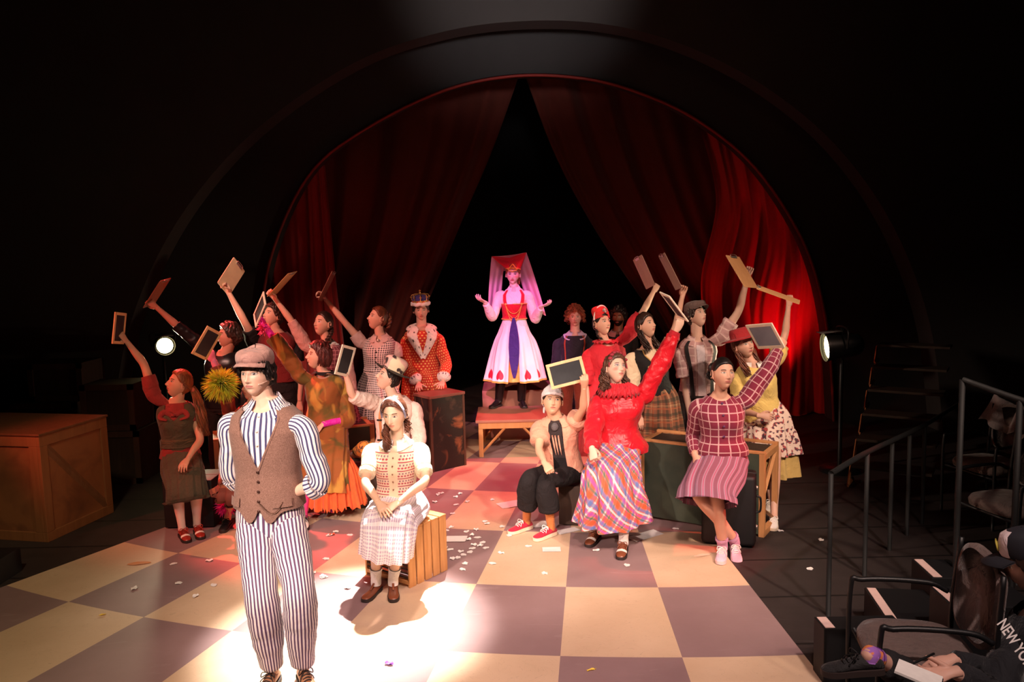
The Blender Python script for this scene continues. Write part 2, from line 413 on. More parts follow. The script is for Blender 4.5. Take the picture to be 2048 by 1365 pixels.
def torso_grid(P,m,t0,t1,off,th0=-PI,th1=PI,n=48,K=26,closed=True,disp=0.,seed=0,freq=5,mi=0,offs=None,caps=(False,False)):
    th=np.linspace(th0,th1,n,endpoint=not closed); t0=np.broadcast_to(t0(th) if callable(t0) else t0,th.shape); t1=np.broadcast_to(t1(th) if callable(t1) else t1,th.shape)
    k=np.linspace(0,1,K)[:,None]; t=t0+(t1-t0)*k; THg=np.broadcast_to(th,t.shape)
    o=off+np.zeros_like(t)
    if offs is not None: o=o+offs(t,THg)
    G=torso_pt(P,t,THg,o)
    if disp: 
        d=nz(G.reshape(-1,3),freq,seed).reshape(t.shape)*disp; G=torso_pt(P,t,THg,o+d)
    L=np.linalg.norm(P.nk-P.pv); n2=n+1 if closed else n
    thu=np.linspace(th0,th1,n2); uv=[[(thu[j]*.15,t[i][min(j,n-1)]*L) for j in range(n2)] for i in range(K)]
    m.grid(G,closed,uv,mi,caps)
ARM_R=[(-.2,.050),(0,.056),(.3,.049),(.85,.039),(1.,.038),(1.25,.040),(1.7,.030),(2.,.0255)]
LEG_R=[(-.15,.085),(0,.088),(.35,.080),(.85,.058),(1.,.056),(1.3,.057),(1.75,.040),(2.,.036)]
def limb(P,m,J,tab,f0,f1,off,n=16,K=24,disp=0,seed=0,taper=None,ref=None,mi=0,caps=(True,True),U=None,freq=7):
    """J=[a,b,c] joints; parameter 0..2; offsets may be (off0,off1) or list over the length"""
    J=[np.asarray(q,float) for q in J]; ext=J[0]+(J[0]-J[1])*.2
    if tab is ARM_R:
        upv=unit(P.nk-P.pv); ext=J[0]+(P.nk-J[0])*.62-upv*.055*P.s; f0=-.2 if f0<0 else f0
    path=crs(np.array([ext,J[0],J[0]*.5+J[1]*.5,J[1],J[1]*.5+J[2]*.5,J[2]]),241); par=np.interp(np.linspace(0,5,241),[0,1,2,3,4,5],[-.2,0,.5,1,1.5,2])
    tt=np.linspace(f0,f1,K); pts=np.stack([np.interp(tt,par,path[:,k]) for k in range(3)],1)
    tb=np.array(tab); r=np.interp(tt,tb[:,0],tb[:,1])*P.lw
    o=np.interp(tt,np.linspace(max(f0,0),f1,len(off)),off) if not np.isscalar(off) else off
    r=r+o
    if tab is ARM_R and f0<0: r=r*np.interp(tt,[-.2,-.08,.05],[.62,.86,1.])
    dd=None
    if disp: 
        rg=np.random.default_rng(seed); ph=rg.uniform(0,6,6)
        def dd(th,L): 
            L=L+.025*np.sin(th+ph[5])+.012*np.sin(2*th+ph[3]); return disp*(.35*np.sin(3*th+ph[0]+7*L)+.35*np.sin(2*th+ph[1]-19*L)+.30*np.sin(th+ph[2]+47*L)+.22*np.sin(83*L+3*np.sin(th+ph[3]))+.25*np.sin(5*th+ph[4]+24*L)+.12*np.sin(131*L+4*th))
    m.tube(pts,[(a,a) for a in r],n,None,ref=ref if ref is not None else P.fwd+V(0.01,.02,.03),mi=mi,caps=caps,disp=dd,U=U)
    return pts[-1]
SKINLOG=[]
def human(label,Y,J,sex='f',s=1.,fy=0,head=(0,0,0),w=1.,lw=1.,bust=.03,hands=('relax','relax'),hdir=None,hnrm=None,skin=None,
          jaw=1.,nose=1.,mouth=0,fp=None,vox=.0062,hs=1.,lean=0,group=None,bare=0.,noleg=False,shw=None):
    P=Pz(); P.sex=sex; P.s=s; P.w=w*s; P.lw=lw*s*(1. if sex=='m' else .90); P.tab=TM if sex=='m' else TF; P.bust=bust*s if sex=='f' else 0
    r=math.radians; q_=at(J['nk'][0],J['nk'][1],Y); az=math.degrees(math.atan2(-q_[0],q_[1])); fy+=az; head=(head[0]+az,head[1],head[2]); fp=None if fp is None else fp+az; f=r(fy); P.fwd=V(math.sin(f),-math.cos(f),0); P.lats=V(math.cos(f),math.sin(f),0)
    g=r(fy if fp is None else fp); P.fwdp=V(math.sin(g),-math.cos(g),0); P.latp=V(math.cos(g),math.sin(g),0); P.bend=lean
    px=lambda k,dy=0: at(J[k][0],J[k][1],Y+(J[k][2] if len(J[k])>2 else dy))
    P.pv=px('pv'); P.nk=px('nk'); P.hc=px('hc')
    if not(J.get('kL') or J.get('aL')) or J.get('stand'): P.pv=P.nk+unit(P.pv-P.nk)*.53*s
    sw=(.178 if sex=='m' else .158)*P.w if shw is None else shw*s
    L0=np.linalg.norm(P.nk-P.pv); up=unit(P.nk-P.pv)
    for S,sg in(('L',1),('R',-1)):
        base=P.nk-up*.075*s+P.lats*sw*sg-P.fwd*.006
        if 's'+S in J: base=at(J['s'+S][0],J['s'+S][1],base[1]+(J['s'+S][2] if len(J['s'+S])>2 else 0))
        e=J.get('e'+S); wv=J.get('w'+S)
        if e is None: el=base+V(0,0,-.28*s)+P.lats*sg*.04
        else: el=reach(base,e[0],e[1],.285*s,e[2]) 
        dl=np.linalg.norm(el-base)
        if dl>.29*s: base=base+(el-base)*(1-.29*s/dl)*.85
        if wv is None: wr=el+V(0,0,-.24*s)+P.fwd*.06
        else: wr=reach(el,wv[0],wv[1],.25*s,wv[2])
        hj=P.pv+P.latp*sg*.092*s-V(0,0,.02)
        k=J.get('k'+S); a=J.get('a'+S)
        kn=reach(hj,k[0],k[1],.42*s,k[2]) if k else V(hj[0],hj[1],(hj[2]+.085)/2)+P.fwdp*.02
        if a is None: an=V(hj[0],hj[1],.085*s)+P.latp*sg*.02
        elif a[2]=='g': an=gnd(a[0],a[1],.09*s)
        elif a[2]=='z': an=gnd(a[0],a[1],a[3]); kn=kn if k else (hj+an)/2+P.fwdp*.03
        else: an=reach(kn,a[0],a[1],.41*s,a[2])
        P.__dict__.update({'s'+S:base,'e'+S:el,'w'+S:wr,'h'+S:hj,'k'+S:kn,'a'+S:an})
    nr=lambda a,b: round(float(np.linalg.norm(a-b)),2)
    SKINLOG.append((label[:34],'torso',nr(P.pv,P.nk),'pvz',round(float(P.pv[2]),2),'hcz',round(float(P.hc[2]),2),'nk-hc',nr(P.nk,P.hc),'armL',nr(P.sL,P.eL),nr(P.eL,P.wL),'armR',nr(P.sR,P.eR),nr(P.eR,P.wR),'legL',nr(P.hL,P.kL),nr(P.kL,P.aL),'legR',nr(P.hR,P.kR),nr(P.kR,P.aR),'feetY',round(float(P.aL[1]),2),round(float(P.aR[1]),2)))
    # head frame
    y,p,ro=[r(q) for q in head]; hf=V(math.sin(y)*math.cos(p),-math.cos(y)*math.cos(p),math.sin(p)); l0=V(math.cos(y),math.sin(y),0); u0=np.cross(hf,-l0)*-1
    u0=np.cross(l0*-1,hf); rr_=-l0; # right, fwd, up
    R2=math.cos(ro)*rr_-math.sin(ro)*u0; U2=math.sin(ro)*rr_+math.cos(ro)*u0
    P.HX,P.HY,P.HZ=R2,hf,U2; P.hs=hs*s if hs>0 else 1
    P.hs=hs
    P.H=lambda v: P.hc+(np.asarray(v,float)@np.stack([P.HX,P.HY,P.HZ]))*P.hs
    # body
    m=M(); th=np.linspace(-PI,PI,30,endpoint=False); tt=np.linspace(-.20,1.08,30)
    G=torso_pt(P,tt[:,None],th[None,:],-.006); m.grid(G,True,None,0,(True,True))
    nb=P.nk-up*.03; ht=P.H((0,-.022,-.055)); nr_=(.056 if sex=='m' else .047)*hs
    m.tube([nb-up*.05,nb,nb*.5+ht*.5-P.HY*.004,ht],[nr_*1.25,nr_*1.08,nr_,nr_*.98],16,10,ref=P.fwd)
    for S in 'LR':
        limb(P,m,[getattr(P,'s'+S),getattr(P,'e'+S),getattr(P,'w'+S)],ARM_R,-.15,2.06,-.001,14,26)
        m.ball(getattr(P,'s'+S),.052*P.lw,12)
        if not noleg: limb(P,m,[getattr(P,'h'+S),getattr(P,'k'+S),getattr(P,'a'+S)],LEG_R,-.1,2.0,-.001,16,26); m.ball(getattr(P,'a'+S)+V(0,0,-.01),.036*s,10)
    b=remesh(m,vox,5); nbv=b.n
    # head
    h=get_head(sex,jaw,nose,mouth); hv=h.verts(); b.add(P.H(hv),h.f)
    hco=np.full((b.n,3),-9.,np.float32); hco[nbv:]=hv
    nh=b.n
    for i,S in enumerate('LR'):
        W=getattr(P,'w'+S); El=getattr(P,'e'+S)
        d=unit(W-El) if not hdir or hdir[i] is None else unit(np.asarray(hdir[i],float)); nn=V(0,-.3,1) if not hnrm or hnrm[i] is None else np.asarray(hnrm[i],float)
        fr3=hand_into(b,W,d,nn,S,hands[i],.95*s*(1. if sex=='m' else .93)); P.__dict__['hf'+S]=fr3
    bv=b.verts(); hc2=np.full((b.n,3),-9.,np.float32); hc2[:nh]=hco
    zone=np.zeros((b.n,3),np.float32)
    zone[:,0]=(bv[:,2]<min(P.kL[2],P.kR[2])+.12)&(np.minimum(np.linalg.norm(bv-(P.kL+P.aL)/2,axis=1),np.linalg.norm(bv-(P.kR+P.aR)/2,axis=1))<.32)
    P.base=V((P.aL[0]+P.aR[0])/2,(P.aL[1]+P.aR[1])/2,max(0,min(P.aL[2],P.aR[2])-.09*s))
    P.root=empty('person',P.base,label,'person',group)
    me=mkmesh('body',bv-P.base,b.f)
    for nm,a in(('hco',hc2),('zone',zone)):
        at_=me.attributes.new(nm,'FLOAT_VECTOR','POINT'); at_.data.foreach_set('vector',a.ravel())
    P.body=link('body',me,skin or SKIN1,P.root); P.bodyverts=bv
    return P
def piece(P,name,m,mats,label=None,parent=None,sharp=None,kind=None):
    """a part worn by a person (world coordinates in); parent = a worn part makes it a sub-part"""
    me=mkmesh(name,m.verts()-P.base,m.f,m.uv,m.mi)
    if sharp: me.set_sharp_from_angle(angle=math.radians(sharp))
    ob=link(name,me,mats,parent or P.root)
    if label: ob['label']=label
    if kind: ob['kind']=kind
    return ob
# ------------------------------------------------------------------ garments
def top(P,name,mt,t0=.2,t1=1.02,off=.012,sl=(0,0),so=(.014,.014),disp=.004,seed=1,cuff=None,freq=5,offs=None,solid=False,label=None,extra=None,sdisp=.07,ncap=True):
    so=tuple(q*.72 for q in so); t1_=t1; t1=(lambda th:t1_-.055*np.exp(-(th/.55)**2)) if t1_>1 else t1
    m=M(); torso_grid(P,m,t0,t1,off,disp=disp*1.7,seed=seed,freq=freq,offs=offs,caps=(solid,solid))
    for i,S in enumerate('LR'):
        if sl[i]:
            limb(P,m,[getattr(P,'s'+S),getattr(P,'e'+S),getattr(P,'w'+S)],ARM_R,-.12,sl[i],so,28,44,sdisp,seed+i,caps=(True,True))
    if extra: extra(m)
    if solid: 
        for i,S in enumerate('LR'):
            if sl[i]: m.ball(getattr(P,'s'+S),.056*P.lw+(so[0] if np.isscalar(so[0]) else so[0]),12)
        m=remesh(m,.008,4)
    return piece(P,name,m,mt,label)
def trousers(P,name,mt,off=(.02,.02,.02),f1=1.9,t1=.34,disp=.05,seed=3,label=None,to=.014):
    m=M(); torso_grid(P,m,-.16,t1,to,disp=.003,seed=seed,caps=(True,False))
    for i,S in enumerate('LR'):
        limb(P,m,[getattr(P,'h'+S),getattr(P,'k'+S),getattr(P,'a'+S)],LEG_R,-.12,f1 if np.isscalar(f1) else f1[i],off,32,60,disp,seed+i,U=.56)
    return piece(P,name,m,mt,label)
def skirt(P,name,mt,path,pleats=14,amp=.10,n=120,K=44,seed=5,label=None,th0=0,th1=2*PI,ragged=0,sub=None,tilt=0.,U=None,round_=1.):
    """path: list of (centre, half width, half depth, lateral or None)"""
    C=np.array([q[0] for q in path]); hw=np.array([q[1] for q in path]); hd=np.array([q[2] for q in path])
    LA=np.array([q[3] if len(q)>3 and q[3] is not None else P.latp for q in path])
    C=crs(C,K); hw=crs(hw[:,None],K,True)[:,0]; hd=crs(hd[:,None],K,True)[:,0]; LA=crs(LA,K,True)
    T=np.gradient(C,axis=0); T/=np.linalg.norm(T,axis=1)[:,None]
    LA=LA-(LA*T).sum(1)[:,None]*T; LA/=np.linalg.norm(LA,axis=1)[:,None]; FD=np.cross(T,LA)
    sg=np.sign((FD@P.fwdp).sum()) or 1; FD*=sg
    full=abs(th1-th0-2*PI)<1e-6; th=np.linspace(th0,th1,n,endpoint=not full)
    rg=np.random.default_rng(seed); ph=rg.uniform(0,6,4)
    u=np.linspace(0,1,K)[:,None]
    w=amp*u**.8*(np.sin(pleats*th+ph[0]+1.2*np.sin(3*th+ph[1]))+.5*np.sin((pleats*.53)*th+ph[2])+.35*np.sin(pleats*1.9*th+ph[3]))
    w=w+.015*np.sin(th*5+u*9)
    Rr=1+w
    G=C[:,None,:]+LA[:,None,:]*(hw[:,None]*np.sin(th)*Rr)[:,:,None]+FD[:,None,:]*(hd[:,None]*np.cos(th)*Rr)[:,:,None]
    if ragged:
        z=rg.uniform(-ragged,ragged,n); G[-1]+=T[-1]*z[:,None]
    L=np.concatenate([[0],np.cumsum(np.linalg.norm(np.diff(C,axis=0),axis=1))])
    UU=U or 2*PI*float(max(hw[-1],hd[-1]))*.9; n2=n+1 if full else n
    uv=[[(UU*j/(n2-1),l) for j in range(n2)] for l in L]
    m=M(); m.grid(G,full,uv,0)
    return piece(P,name,m,mt,label)
def seated_path(P,hem,wide=1.,waist=.42,drop=None,fl=1.,back=.0):
    K=(P.kL+P.kR)/2; A=(P.aL+P.aR)/2; kl=P.kL-P.kR; kw=np.linalg.norm(kl)/2; hm=(P.hL+P.hR)/2
    d=unit(A-K)*.6+V(0,0,-.4); d=unit(d); f=unit(K-hm)
    wq=torso_pt(P,waist,[0.,PI]).mean(0); lat=P.latp
    up=unit(np.cross(lat,f)); up=up if up[2]>0 else -up
    return [(wq,.128*P.w,.098*P.w,lat),(P.pv+V(0,0,.06)-P.fwdp*.01,.19*P.w,.15*P.w,lat),(hm*.6+K*.4+up*.035,(.20)*P.w,.115,lat),
        (K*.95+hm*.05+up*.012,(.115+kw)*wide,.105,lat),(K+f*.035+d*.09,(.13+kw)*wide,.12*fl,lat),(K+f*.03+d*hem,(.15+kw)*wide*1.05,.15*fl,lat)]
def standing_path(P,zhem,w1=.3,d1=.26,waist=.42,hip=.19):
    wq=torso_pt(P,waist,[0.,PI]).mean(0); c=P.pv
    return [(wq,.128*P.w,.100*P.w,None),(c+V(0,0,.04),hip*P.w,hip*.78*P.w,None),(V(c[0],c[1],c[2]-.25*(c[2]-zhem)),hip*.6+w1*.4,hip*.45+d1*.4,None),(V(c[0],c[1],zhem),w1,d1,None)]
def collar(P,name,mt,h=.035,off=.012,gap=.35,t=1.03,flare=.02,pt=.05,label=None):
    m=M(); n=40; th=np.linspace(gap,2*PI-gap,n); 
    e=np.exp(-((th-gap)/.5)**2)+np.exp(-((2*PI-gap-th)/.5)**2)
    dp=.055*(.5+.5*np.cos(th)); a=torso_pt(P,t+.04-dp,th,off-.004); b=torso_pt(P,t+.085-dp,th,off*.6); c=torso_pt(P,t+.03-dp,th,off+flare*.6)-V(0,0,1)*(h*.35+e*pt*.3)[:,None]; d=torso_pt(P,t-.012-dp*.8-e*(pt+.02),th,off*.7+flare*.6)
    G=np.stack([a,b,(b*.5+c*.5)+P.fwd*.0,c,d]); uv=[[(j*.012,i*.02) for j in range(n)] for i in range(5)]
    m.grid(G,False,uv); return piece(P,name,m,mt,label)
def shoe(P,S,kind='oxford',toe=None,mats=None,yaw=None,L=.255,z=None,sock=None,pitch=0.):
    """shoe whose toe points at pixel toe on the ground (or along yaw)"""
    a=getattr(P,'a'+S); s=P.s*(1. if P.sex=='m' else .92); gz=a[2]-.085*P.s if z is None else z
    if toe is not None: g=gnd(toe[0],toe[1],gz+.02); d=V(g[0]-a[0],g[1]-a[1],0); d=unit(d)
    else: yw=math.radians(yaw if yaw is not None else 0); d=V(math.sin(yw),-math.cos(yw),0)
    up=V(0,0,1)
    if pitch: c_,s_=math.cos(math.radians(pitch)),math.sin(math.radians(pitch)); d,up=d*c_+up*s_,up*c_-d*s_
    l=np.cross(up,d); o=a-up*.085*P.s-d*.055*s
    def T(x,y,z_): return o+d*x*s+l*y*s+up*z_*s
    xs=[0,.02,.06,.10,.15,.19,.225,.247,.258]; hw=[.022,.031,.034,.034,.038,.041,.037,.026,.010]
    ht=[.052,.072,.082,.078,.062,.050,.043,.034,.022]
    if kind=='boot': ht=[.10,.115,.12,.105,.075,.055,.048,.038,.024]
    if kind=='mary': ht=[.050,.062,.058,.042,.036,.038,.038,.032,.02]
    m=M(); n=20; th=np.linspace(0,2*PI,n,endpoint=False); sole_t=.022 if kind!='sneaker' else .026
    G=np.array([[T(x+.003*0,w_*np.cos(q)*(1 if np.sin(q)<0 else (1-.35*np.sin(q)**2)),sole_t*.6+(h_-sole_t*.6)*(.5+.5*np.sin(q))) for q in th] for x,w_,h_ in zip(xs,hw,ht)])
    G=np.stack([crs(G[:,j],26) for j in range(n)],1)
    uv=[[(j/n,i/25) for j in range(n+1)] for i in range(26)]
    m.grid(G,True,uv,0,(True,True))
    up_=piece(P,'shoe',m,mats['upper'])
    so=M(); n=24; xx=np.array(xs); 
    out=[(x,w_+.004) for x,w_ in zip(xs,hw)]; ring=[(x,w_) for x,w_ in out]+[(x,-w_) for x,w_ in out[::-1]]
    heel=.018 if kind in('oxford','boot','mary') else 0
    R1=np.array([T(x,y,0 if (kind=='sneaker' or x<.07 or x>.12) else .006) for x,y in ring]); R2=np.array([T(x,y,sole_t) for x,y in ring])
    R1=crs(np.vstack([R1,R1[:1]]),40)[:-1]; R2=crs(np.vstack([R2,R2[:1]]),40)[:-1]
    so.grid(np.stack([R1,R2]),True,None,0,(True,True)); piece(P,'shoe_sole',so,mats['sole'],parent=up_,sharp=40)
    if kind in('oxford','sneaker'):
        la=M()
        for i,x in enumerate((.105,.125,.145,.163)):
            h=np.interp(x,xs,ht)+.002; w_=.020
            la.tube([T(x,-w_,h-.007),T(x+.004,0,h+.003),T(x,w_,h-.007)],[.0035]*3,6,8)
        h=.086
        for q in(-1,1): la.tube([T(.10,0,h),T(.12,q*.030,h+.012),T(.125,q*.036,h-.012),T(.105,q*.012,h-.004)],[.003]*4,6,14); la.tube([T(.10,0,h),T(.14,q*.03,h-.02),T(.15,q*.036,h-.035)],[.003]*3,6,10)
        piece(P,'shoelace',la,mats['lace'],parent=up_)
    if kind=='oxford' and 'tip' in mats:
        tp=M(); G2=np.array([[T(x,(w_+.002)*np.cos(q)*(1 if np.sin(q)<0 else (1-.35*np.sin(q)**2)),sole_t*.6+(h_+.002-sole_t*.6)*(.5+.5*np.sin(q))) for q in np.linspace(0,PI,18)] for x,w_,h_ in [(x,np.interp(x,xs,hw),np.interp(x,xs,ht)) for x in np.linspace(.165,.195,5)]])
        tp.grid(G2,False); piece(P,'shoe_saddle',tp,mats['tip'],parent=up_)
    if kind=='mary':
        st=M(); st.tube([T(.055,-.034,.05),T(.07,-.02,.082),T(.075,.0,.088),T(.07,.02,.082),T(.055,.034,.05)],[(.009,.003)]*5,8,20,ref=up)
        st.tube([T(.075,0,.088),T(.11,0,.070),T(.15,0,.050)],[(.008,.003)]*3,8,12,ref=l); piece(P,'shoe_strap',st,mats['strap'],parent=up_)
    if sock:
        k=getattr(P,'k'+S); sm,fr_=sock; q=M(); e=a+(k-a)*fr_
        r0=.0335*P.s*(1.08 if P.lw>.98 else 1); q.tube([a-up*.035,a+(k-a)*.02,a+(k-a)*.5*fr_,e],[r0*1.05,r0*1.1,r0*1.14,r0*(1.25 if fr_<.3 else 1.55)],18,14,disp=lambda th,L:.03*np.sin(90*L))
        q.tube([e-(k-a)*.035,e],[r0*(1.32 if fr_<.3 else 1.62)]*2,18,4)
        piece(P,'sock',q,sm)
    return up_
# ------------------------------------------------------------------ hair
def hair_cap(P,mt,T=.014,line=(.068,.004,-.085),nzA=.35,fq=28,seed=0,name='hair',lump=0,part=None,label=None,ret=False,mz=.012):
    d,f=ICO5; p=skull(d); y=d[:,1]
    zb=np.where(y>0,line[1]+(line[0]-line[1])*sst(.15,.85,y),line[1]+(line[2]-line[1])*sst(0,.75,-y))
    mk=sst(0,mz,p[:,2]-zb); nd=d/np.linalg.norm(d,axis=1)[:,None]
    az=np.arctan2(d[:,0],-d[:,1]+.25)
    st=.5*np.sin(az*fq+3*np.sin(5*d[:,2]+seed))+.5*np.sin(az*fq*1.7+2+seed)
    o=-.012+(T+.012)*mk+mk*T*nzA*st+mk*lump*nz(d,2.2,seed)*T
    P2=p+nd*o[:,None]; m=M(); m.add(P.H(P2),f)
    if ret: return m
    return piece(P,name,m,mt,label)
def locks(P,m,path,n=10,spread=.02,r=.004,wave=0.,wf=3.,seed=0,head=True,K=22,endspread=1.):
    rg=np.random.default_rng(seed); base=np.array([P.H(q) if head else q for q in path],float); base=crs(base,K)
    T=np.gradient(base,axis=0); T/=np.linalg.norm(T,axis=1)[:,None]+1e-9
    for i in range(n):
        a=rg.uniform(0,2*PI); q=rg.uniform(.2,1)*spread; o=V(*rg.normal(size=3)); ph=rg.uniform(0,6)
        k=np.linspace(0,1,K)[:,None]; n1=np.cross(T,V(.3,.5,.8)); n1/=np.linalg.norm(n1,axis=1)[:,None]; n2=np.cross(T,n1)
        off=(n1*math.cos(a)+n2*math.sin(a))*q*(.6+.6*k*endspread)
        w=wave*(n1*np.sin(k*wf*2*PI+ph)+n2*np.cos(k*wf*2*PI+ph))*sst(0,.3,k)
        rr=r*rg.uniform(.7,1.3); m.tube(base+off+w,[rr*q for q in np.interp(np.linspace(0,1,K),[0,.15,.7,1],[.6,1,.9,.15])],6)
    return m
def braid(P,m,path,r=.014,n=34,head=True):
    b=crs(np.array([P.H(q) if head else q for q in path]),n*2)
    T=np.gradient(b,axis=0); T/=np.linalg.norm(T,axis=1)[:,None]; n1=np.cross(T,P.HY); n1/=np.linalg.norm(n1,axis=1)[:,None]; n2=np.cross(T,n1)
    for ph in(0,2.09,4.18):
        k=np.linspace(0,n*.45,len(b)); 
        m.tube(b+n1*(r*.8*np.sin(k+ph))[:,None]+n2*(r*.5*np.sin(2*(k+ph)))[:,None],list(np.interp(np.linspace(0,1,len(b)),[0,.9,1],[r*.62,r*.5,r*.2])),7)
    return m
def curls(P,mt,n=260,R=.022,T=.03,line=(.06,.0,-.085),seed=0,name='hair',rr=.0045,turns=2.2):
    """a head of separate curls over a cap"""
    m=hair_cap(P,None,T*.6,line,.3,12,seed,lump=.6,ret=True); rg=np.random.default_rng(seed); c=0
    while c<n:
        d=unit(rg.normal(size=3)); y=d[1]; p=skull(d[None])[0]
        zb=line[1]+(line[0]-line[1])*float(sst(.15,.85,y)) if y>0 else line[1]+(line[2]-line[1])*float(sst(0,.75,-y))
        if p[2]<zb: continue
        c+=1; t1=unit(np.cross(d,V(.1,.2,1))); t2=np.cross(d,t1); k=np.linspace(0,1,18); a=k*turns*2*PI+rg.uniform(0,6); q=R*rg.uniform(.35,.8)
        o=p+d*(T*.5); pts=o+np.outer(np.cos(a)*q*(.5+.5*k),t1)+np.outer(np.sin(a)*q*(.5+.5*k),t2)+np.outer(k*T*rg.uniform(.3,.9),d)+np.outer(k,V(0,0,-.012))
        m.tube(P.H(pts),[rr*P.hs*u for u in (1,1,1,.9,.8,.6)] if False else [rr*(1-.5*u) for u in k],5)
    return piece(P,name,m,mt)
# ------------------------------------------------------------------ common materials
def dotsf(c1,c2,n=60,r=.3,u=None):
    x,y,z=xyz(uvv()); 
    a=fr(x*n+flo(y*n)*.5)-.5; b=fr(y*n)-.5; return mixc(cl((r-E._m('SQRT',a*a+b*b))*12),c1,c2)
def stripesf(c1,c2,n=30,w=.5,c3=None):
    x,y,z=xyz(uvv()); f=fr(x*n); s=cl((ab(f-.5)-(.5-w/2))*n*.5+.5) if False else cl((w*.5-ab(f-.5))*14+.5)
    q=mixc(s,c1,c2)
    if c3: q=mixc(cl((.06-ab(f-.5))*30)*.9,q,c3)
    return q
def ginghamf(c1,c2,c3,n=60):
    x,y,z=xyz(uvv()); a=fr(x*n)>.5; b=fr(y*n)>.5; return mixc((a+b)*.5,c1,mixc(a*b,c2,c3))
def plaidf(base,cols,n=7,diag=0,k=.6):
    x,y,z=xyz(uvv()); 
    if diag: x,y=x*.8+y*.6,y*.8-x*.6
    out=base if isinstance(base,E) else mixc(0.,base,base)
    for ax in(x,y):
        f=fr(ax*n)
        for c,p,w in cols: out=mixc(cl((w-ab(f-p))*60)*k,out,c)
    return out
def windowf(c1,c2,n=14,w=.06,sy=1.):
    x,y,z=xyz(uvv()); a=fr(x*n);b=fr(y*n*sy); return mixc(mx(cl((w-ab(a-.5))*40),cl((w-ab(b-.5))*40)),c1,c2)
def face_skin(n,c,**k): return skin_mat('skin_'+n,c,**k)
BLK=plain('matte_black',(.006,.006,.007),.6)
BLKM=plain('black_metal',(.006,.006,.007),.45)
BRASS=plain('brass',(.6,.42,.15),.35,metal=.9)
WOODF=wood('pale_wood_frame',(.72,.46,.22),(.85,.60,.34))
WHTF=plain('cream_painted_frame',(.85,.74,.58),.5)
CHALK=mat('chalkboard',lambda: mixc(cl((noise(5,5)-.45)*2),(.012,.014,.017),(.045,.05,.055)),.6)
CHALKG=mat('chalkboard_grey',lambda: mixc(cl((noise(5,5)-.40)*2),(.20,.23,.28),(.30,.34,.40)),.35)
CLIPW=wood('hardboard_tan',(.58,.30,.13),(.68,.38,.18),.5)
CLIPD=wood('hardboard_brown',(.28,.10,.055),(.34,.14,.08),.5)
CLIPP=plain('hardboard_pale',(.85,.68,.42),.45)
STEEL=plain('nickel',(.7,.66,.6),.3,metal=.9)
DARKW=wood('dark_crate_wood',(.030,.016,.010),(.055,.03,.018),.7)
RAWW=wood('raw_timber',(.50,.22,.08),(.62,.30,.12),.6)
CRATEW=wood('crate_pine',(.55,.25,.085),(.72,.38,.15),.6,2.)
# ------------------------------------------------------------------ floor: ring-and-ray painted checker, boards outside it
CX,CY=1.3207,14.7495; A0,DA=-.4286,.0649; RR=[11.45,10.503,9.5628,8.4962,7.4288,6.40,5.4,4.5]
def floorf():
    x,y,z=xyz(); dx=x-CX; dy=CY-y; r=E._m('SQRT',dx*dx+dy*dy); a=E._m('ARCTAN2',dx,dy); i=(a-A0)/DA; col=flo(i+20)
    row=(r<RR[0])+0.
    for q in RR[1:]: row=row+(r<q)
    row=row+(r<RR[0]+1)+0.
    par=fr((col+row)*.5)>.25
    n=noise(1.6,5); n2=noise(7,6,None,.65); st=noise(2.4,4,scalev(coord(),1,6,1),.6,1.5)
    cream=mixc(cl((n-.3)*1.6),(.60,.42,.27),(.77,.58,.41)); cream=mixc(cl((n2-.58)*5)*.25,cream,(.45,.30,.18))
    mauve=mixc(cl((n-.3)*1.6),(.26,.165,.165),(.37,.245,.245)); mauve=mixc(cl((st-.62)*6)*.35,mauve,(.45,.34,.32))
    t=mixc(par,cream,mauve)
    # pale joint between tiles, scratches
    scr=noise(3,2,scalev(coord(),1,1,1),.5,6.); t=mixc(cl((.006-ab(scr-.5))*220)*.25,t,(.25,.16,.12))
    ins=(i>-1.)*(i<7.)*(r>4.5)
    bx=ab(fr(y*1.6)-.5); bd=mixc(cl((.492-bx)*60),(.006,.005,.005),mixc(n2,(.020,.015,.015),(.045,.034,.032)))
    bd=mixc(cl((st-.6)*6)*.3,bd,(.09,.08,.08))
    return mixc(ins,bd,t)
m=M(); m.box((0,5.5,-.05),(26,21,.10)); put('floor',m,mat('stage_floor',floorf,.60,bump=(lambda:noise(60,3),.08,.002),spec=.35),kind='structure',smooth=False,o=(0,0,0))
WB=plain('black_wall',(.006,.0055,.006),.95)
for n,c,s in(('wall_back',(0,15.0,3.5),(26,.2,7.4)),('wall_left',(-11,5.5,3.5),(.2,19,7.4)),('wall_right',(11,5.5,3.5),(.2,19,7.4)),('ceiling',(0,5.5,7.3),(26,21,.2))):
    m=M(); m.box(c,s); put(n,m,WB,kind='structure',smooth=False)
GREYP=mat('grey_portal',lambda: mixc(noise(2,4),(.026,.024,.025),(.042,.039,.040)),.85)
BRP=mat('brown_portal',lambda: mixc(noise(2,4),(.034,.029,.028),(.050,.043,.041)),.85)
def arch(name,px,Y,th,mt,cen):
    P=crs(np.array([at(x,y,Y) for x,y in px]),90); P[0][2]=P[-1][2]=0; c=at(*cen,Y)
    out=P+np.array([unit(p-c) for p in P])*np.array([[5.]]); out[:,2]=np.maximum(out[:,2],0); out=np.clip(out,[-10.8,0,0],[10.8,99,7.15]); out[:,1]=Y
    P[:,1]=Y
    m=M(); b=V(0,th,0); G=np.stack([out,P,P+b,out+b]); m.grid(G,False)
    put(name,m,mt,kind='structure',smooth=True,sharp=40)
INN=[(508,900),(512,850),(520,650),(545,500),(615,350),(718,262),(880,180),(1030,148),(1180,155),(1300,190),(1400,240),(1500,320),(1580,430),(1630,540),(1658,680),(1668,850),(1670,900)]
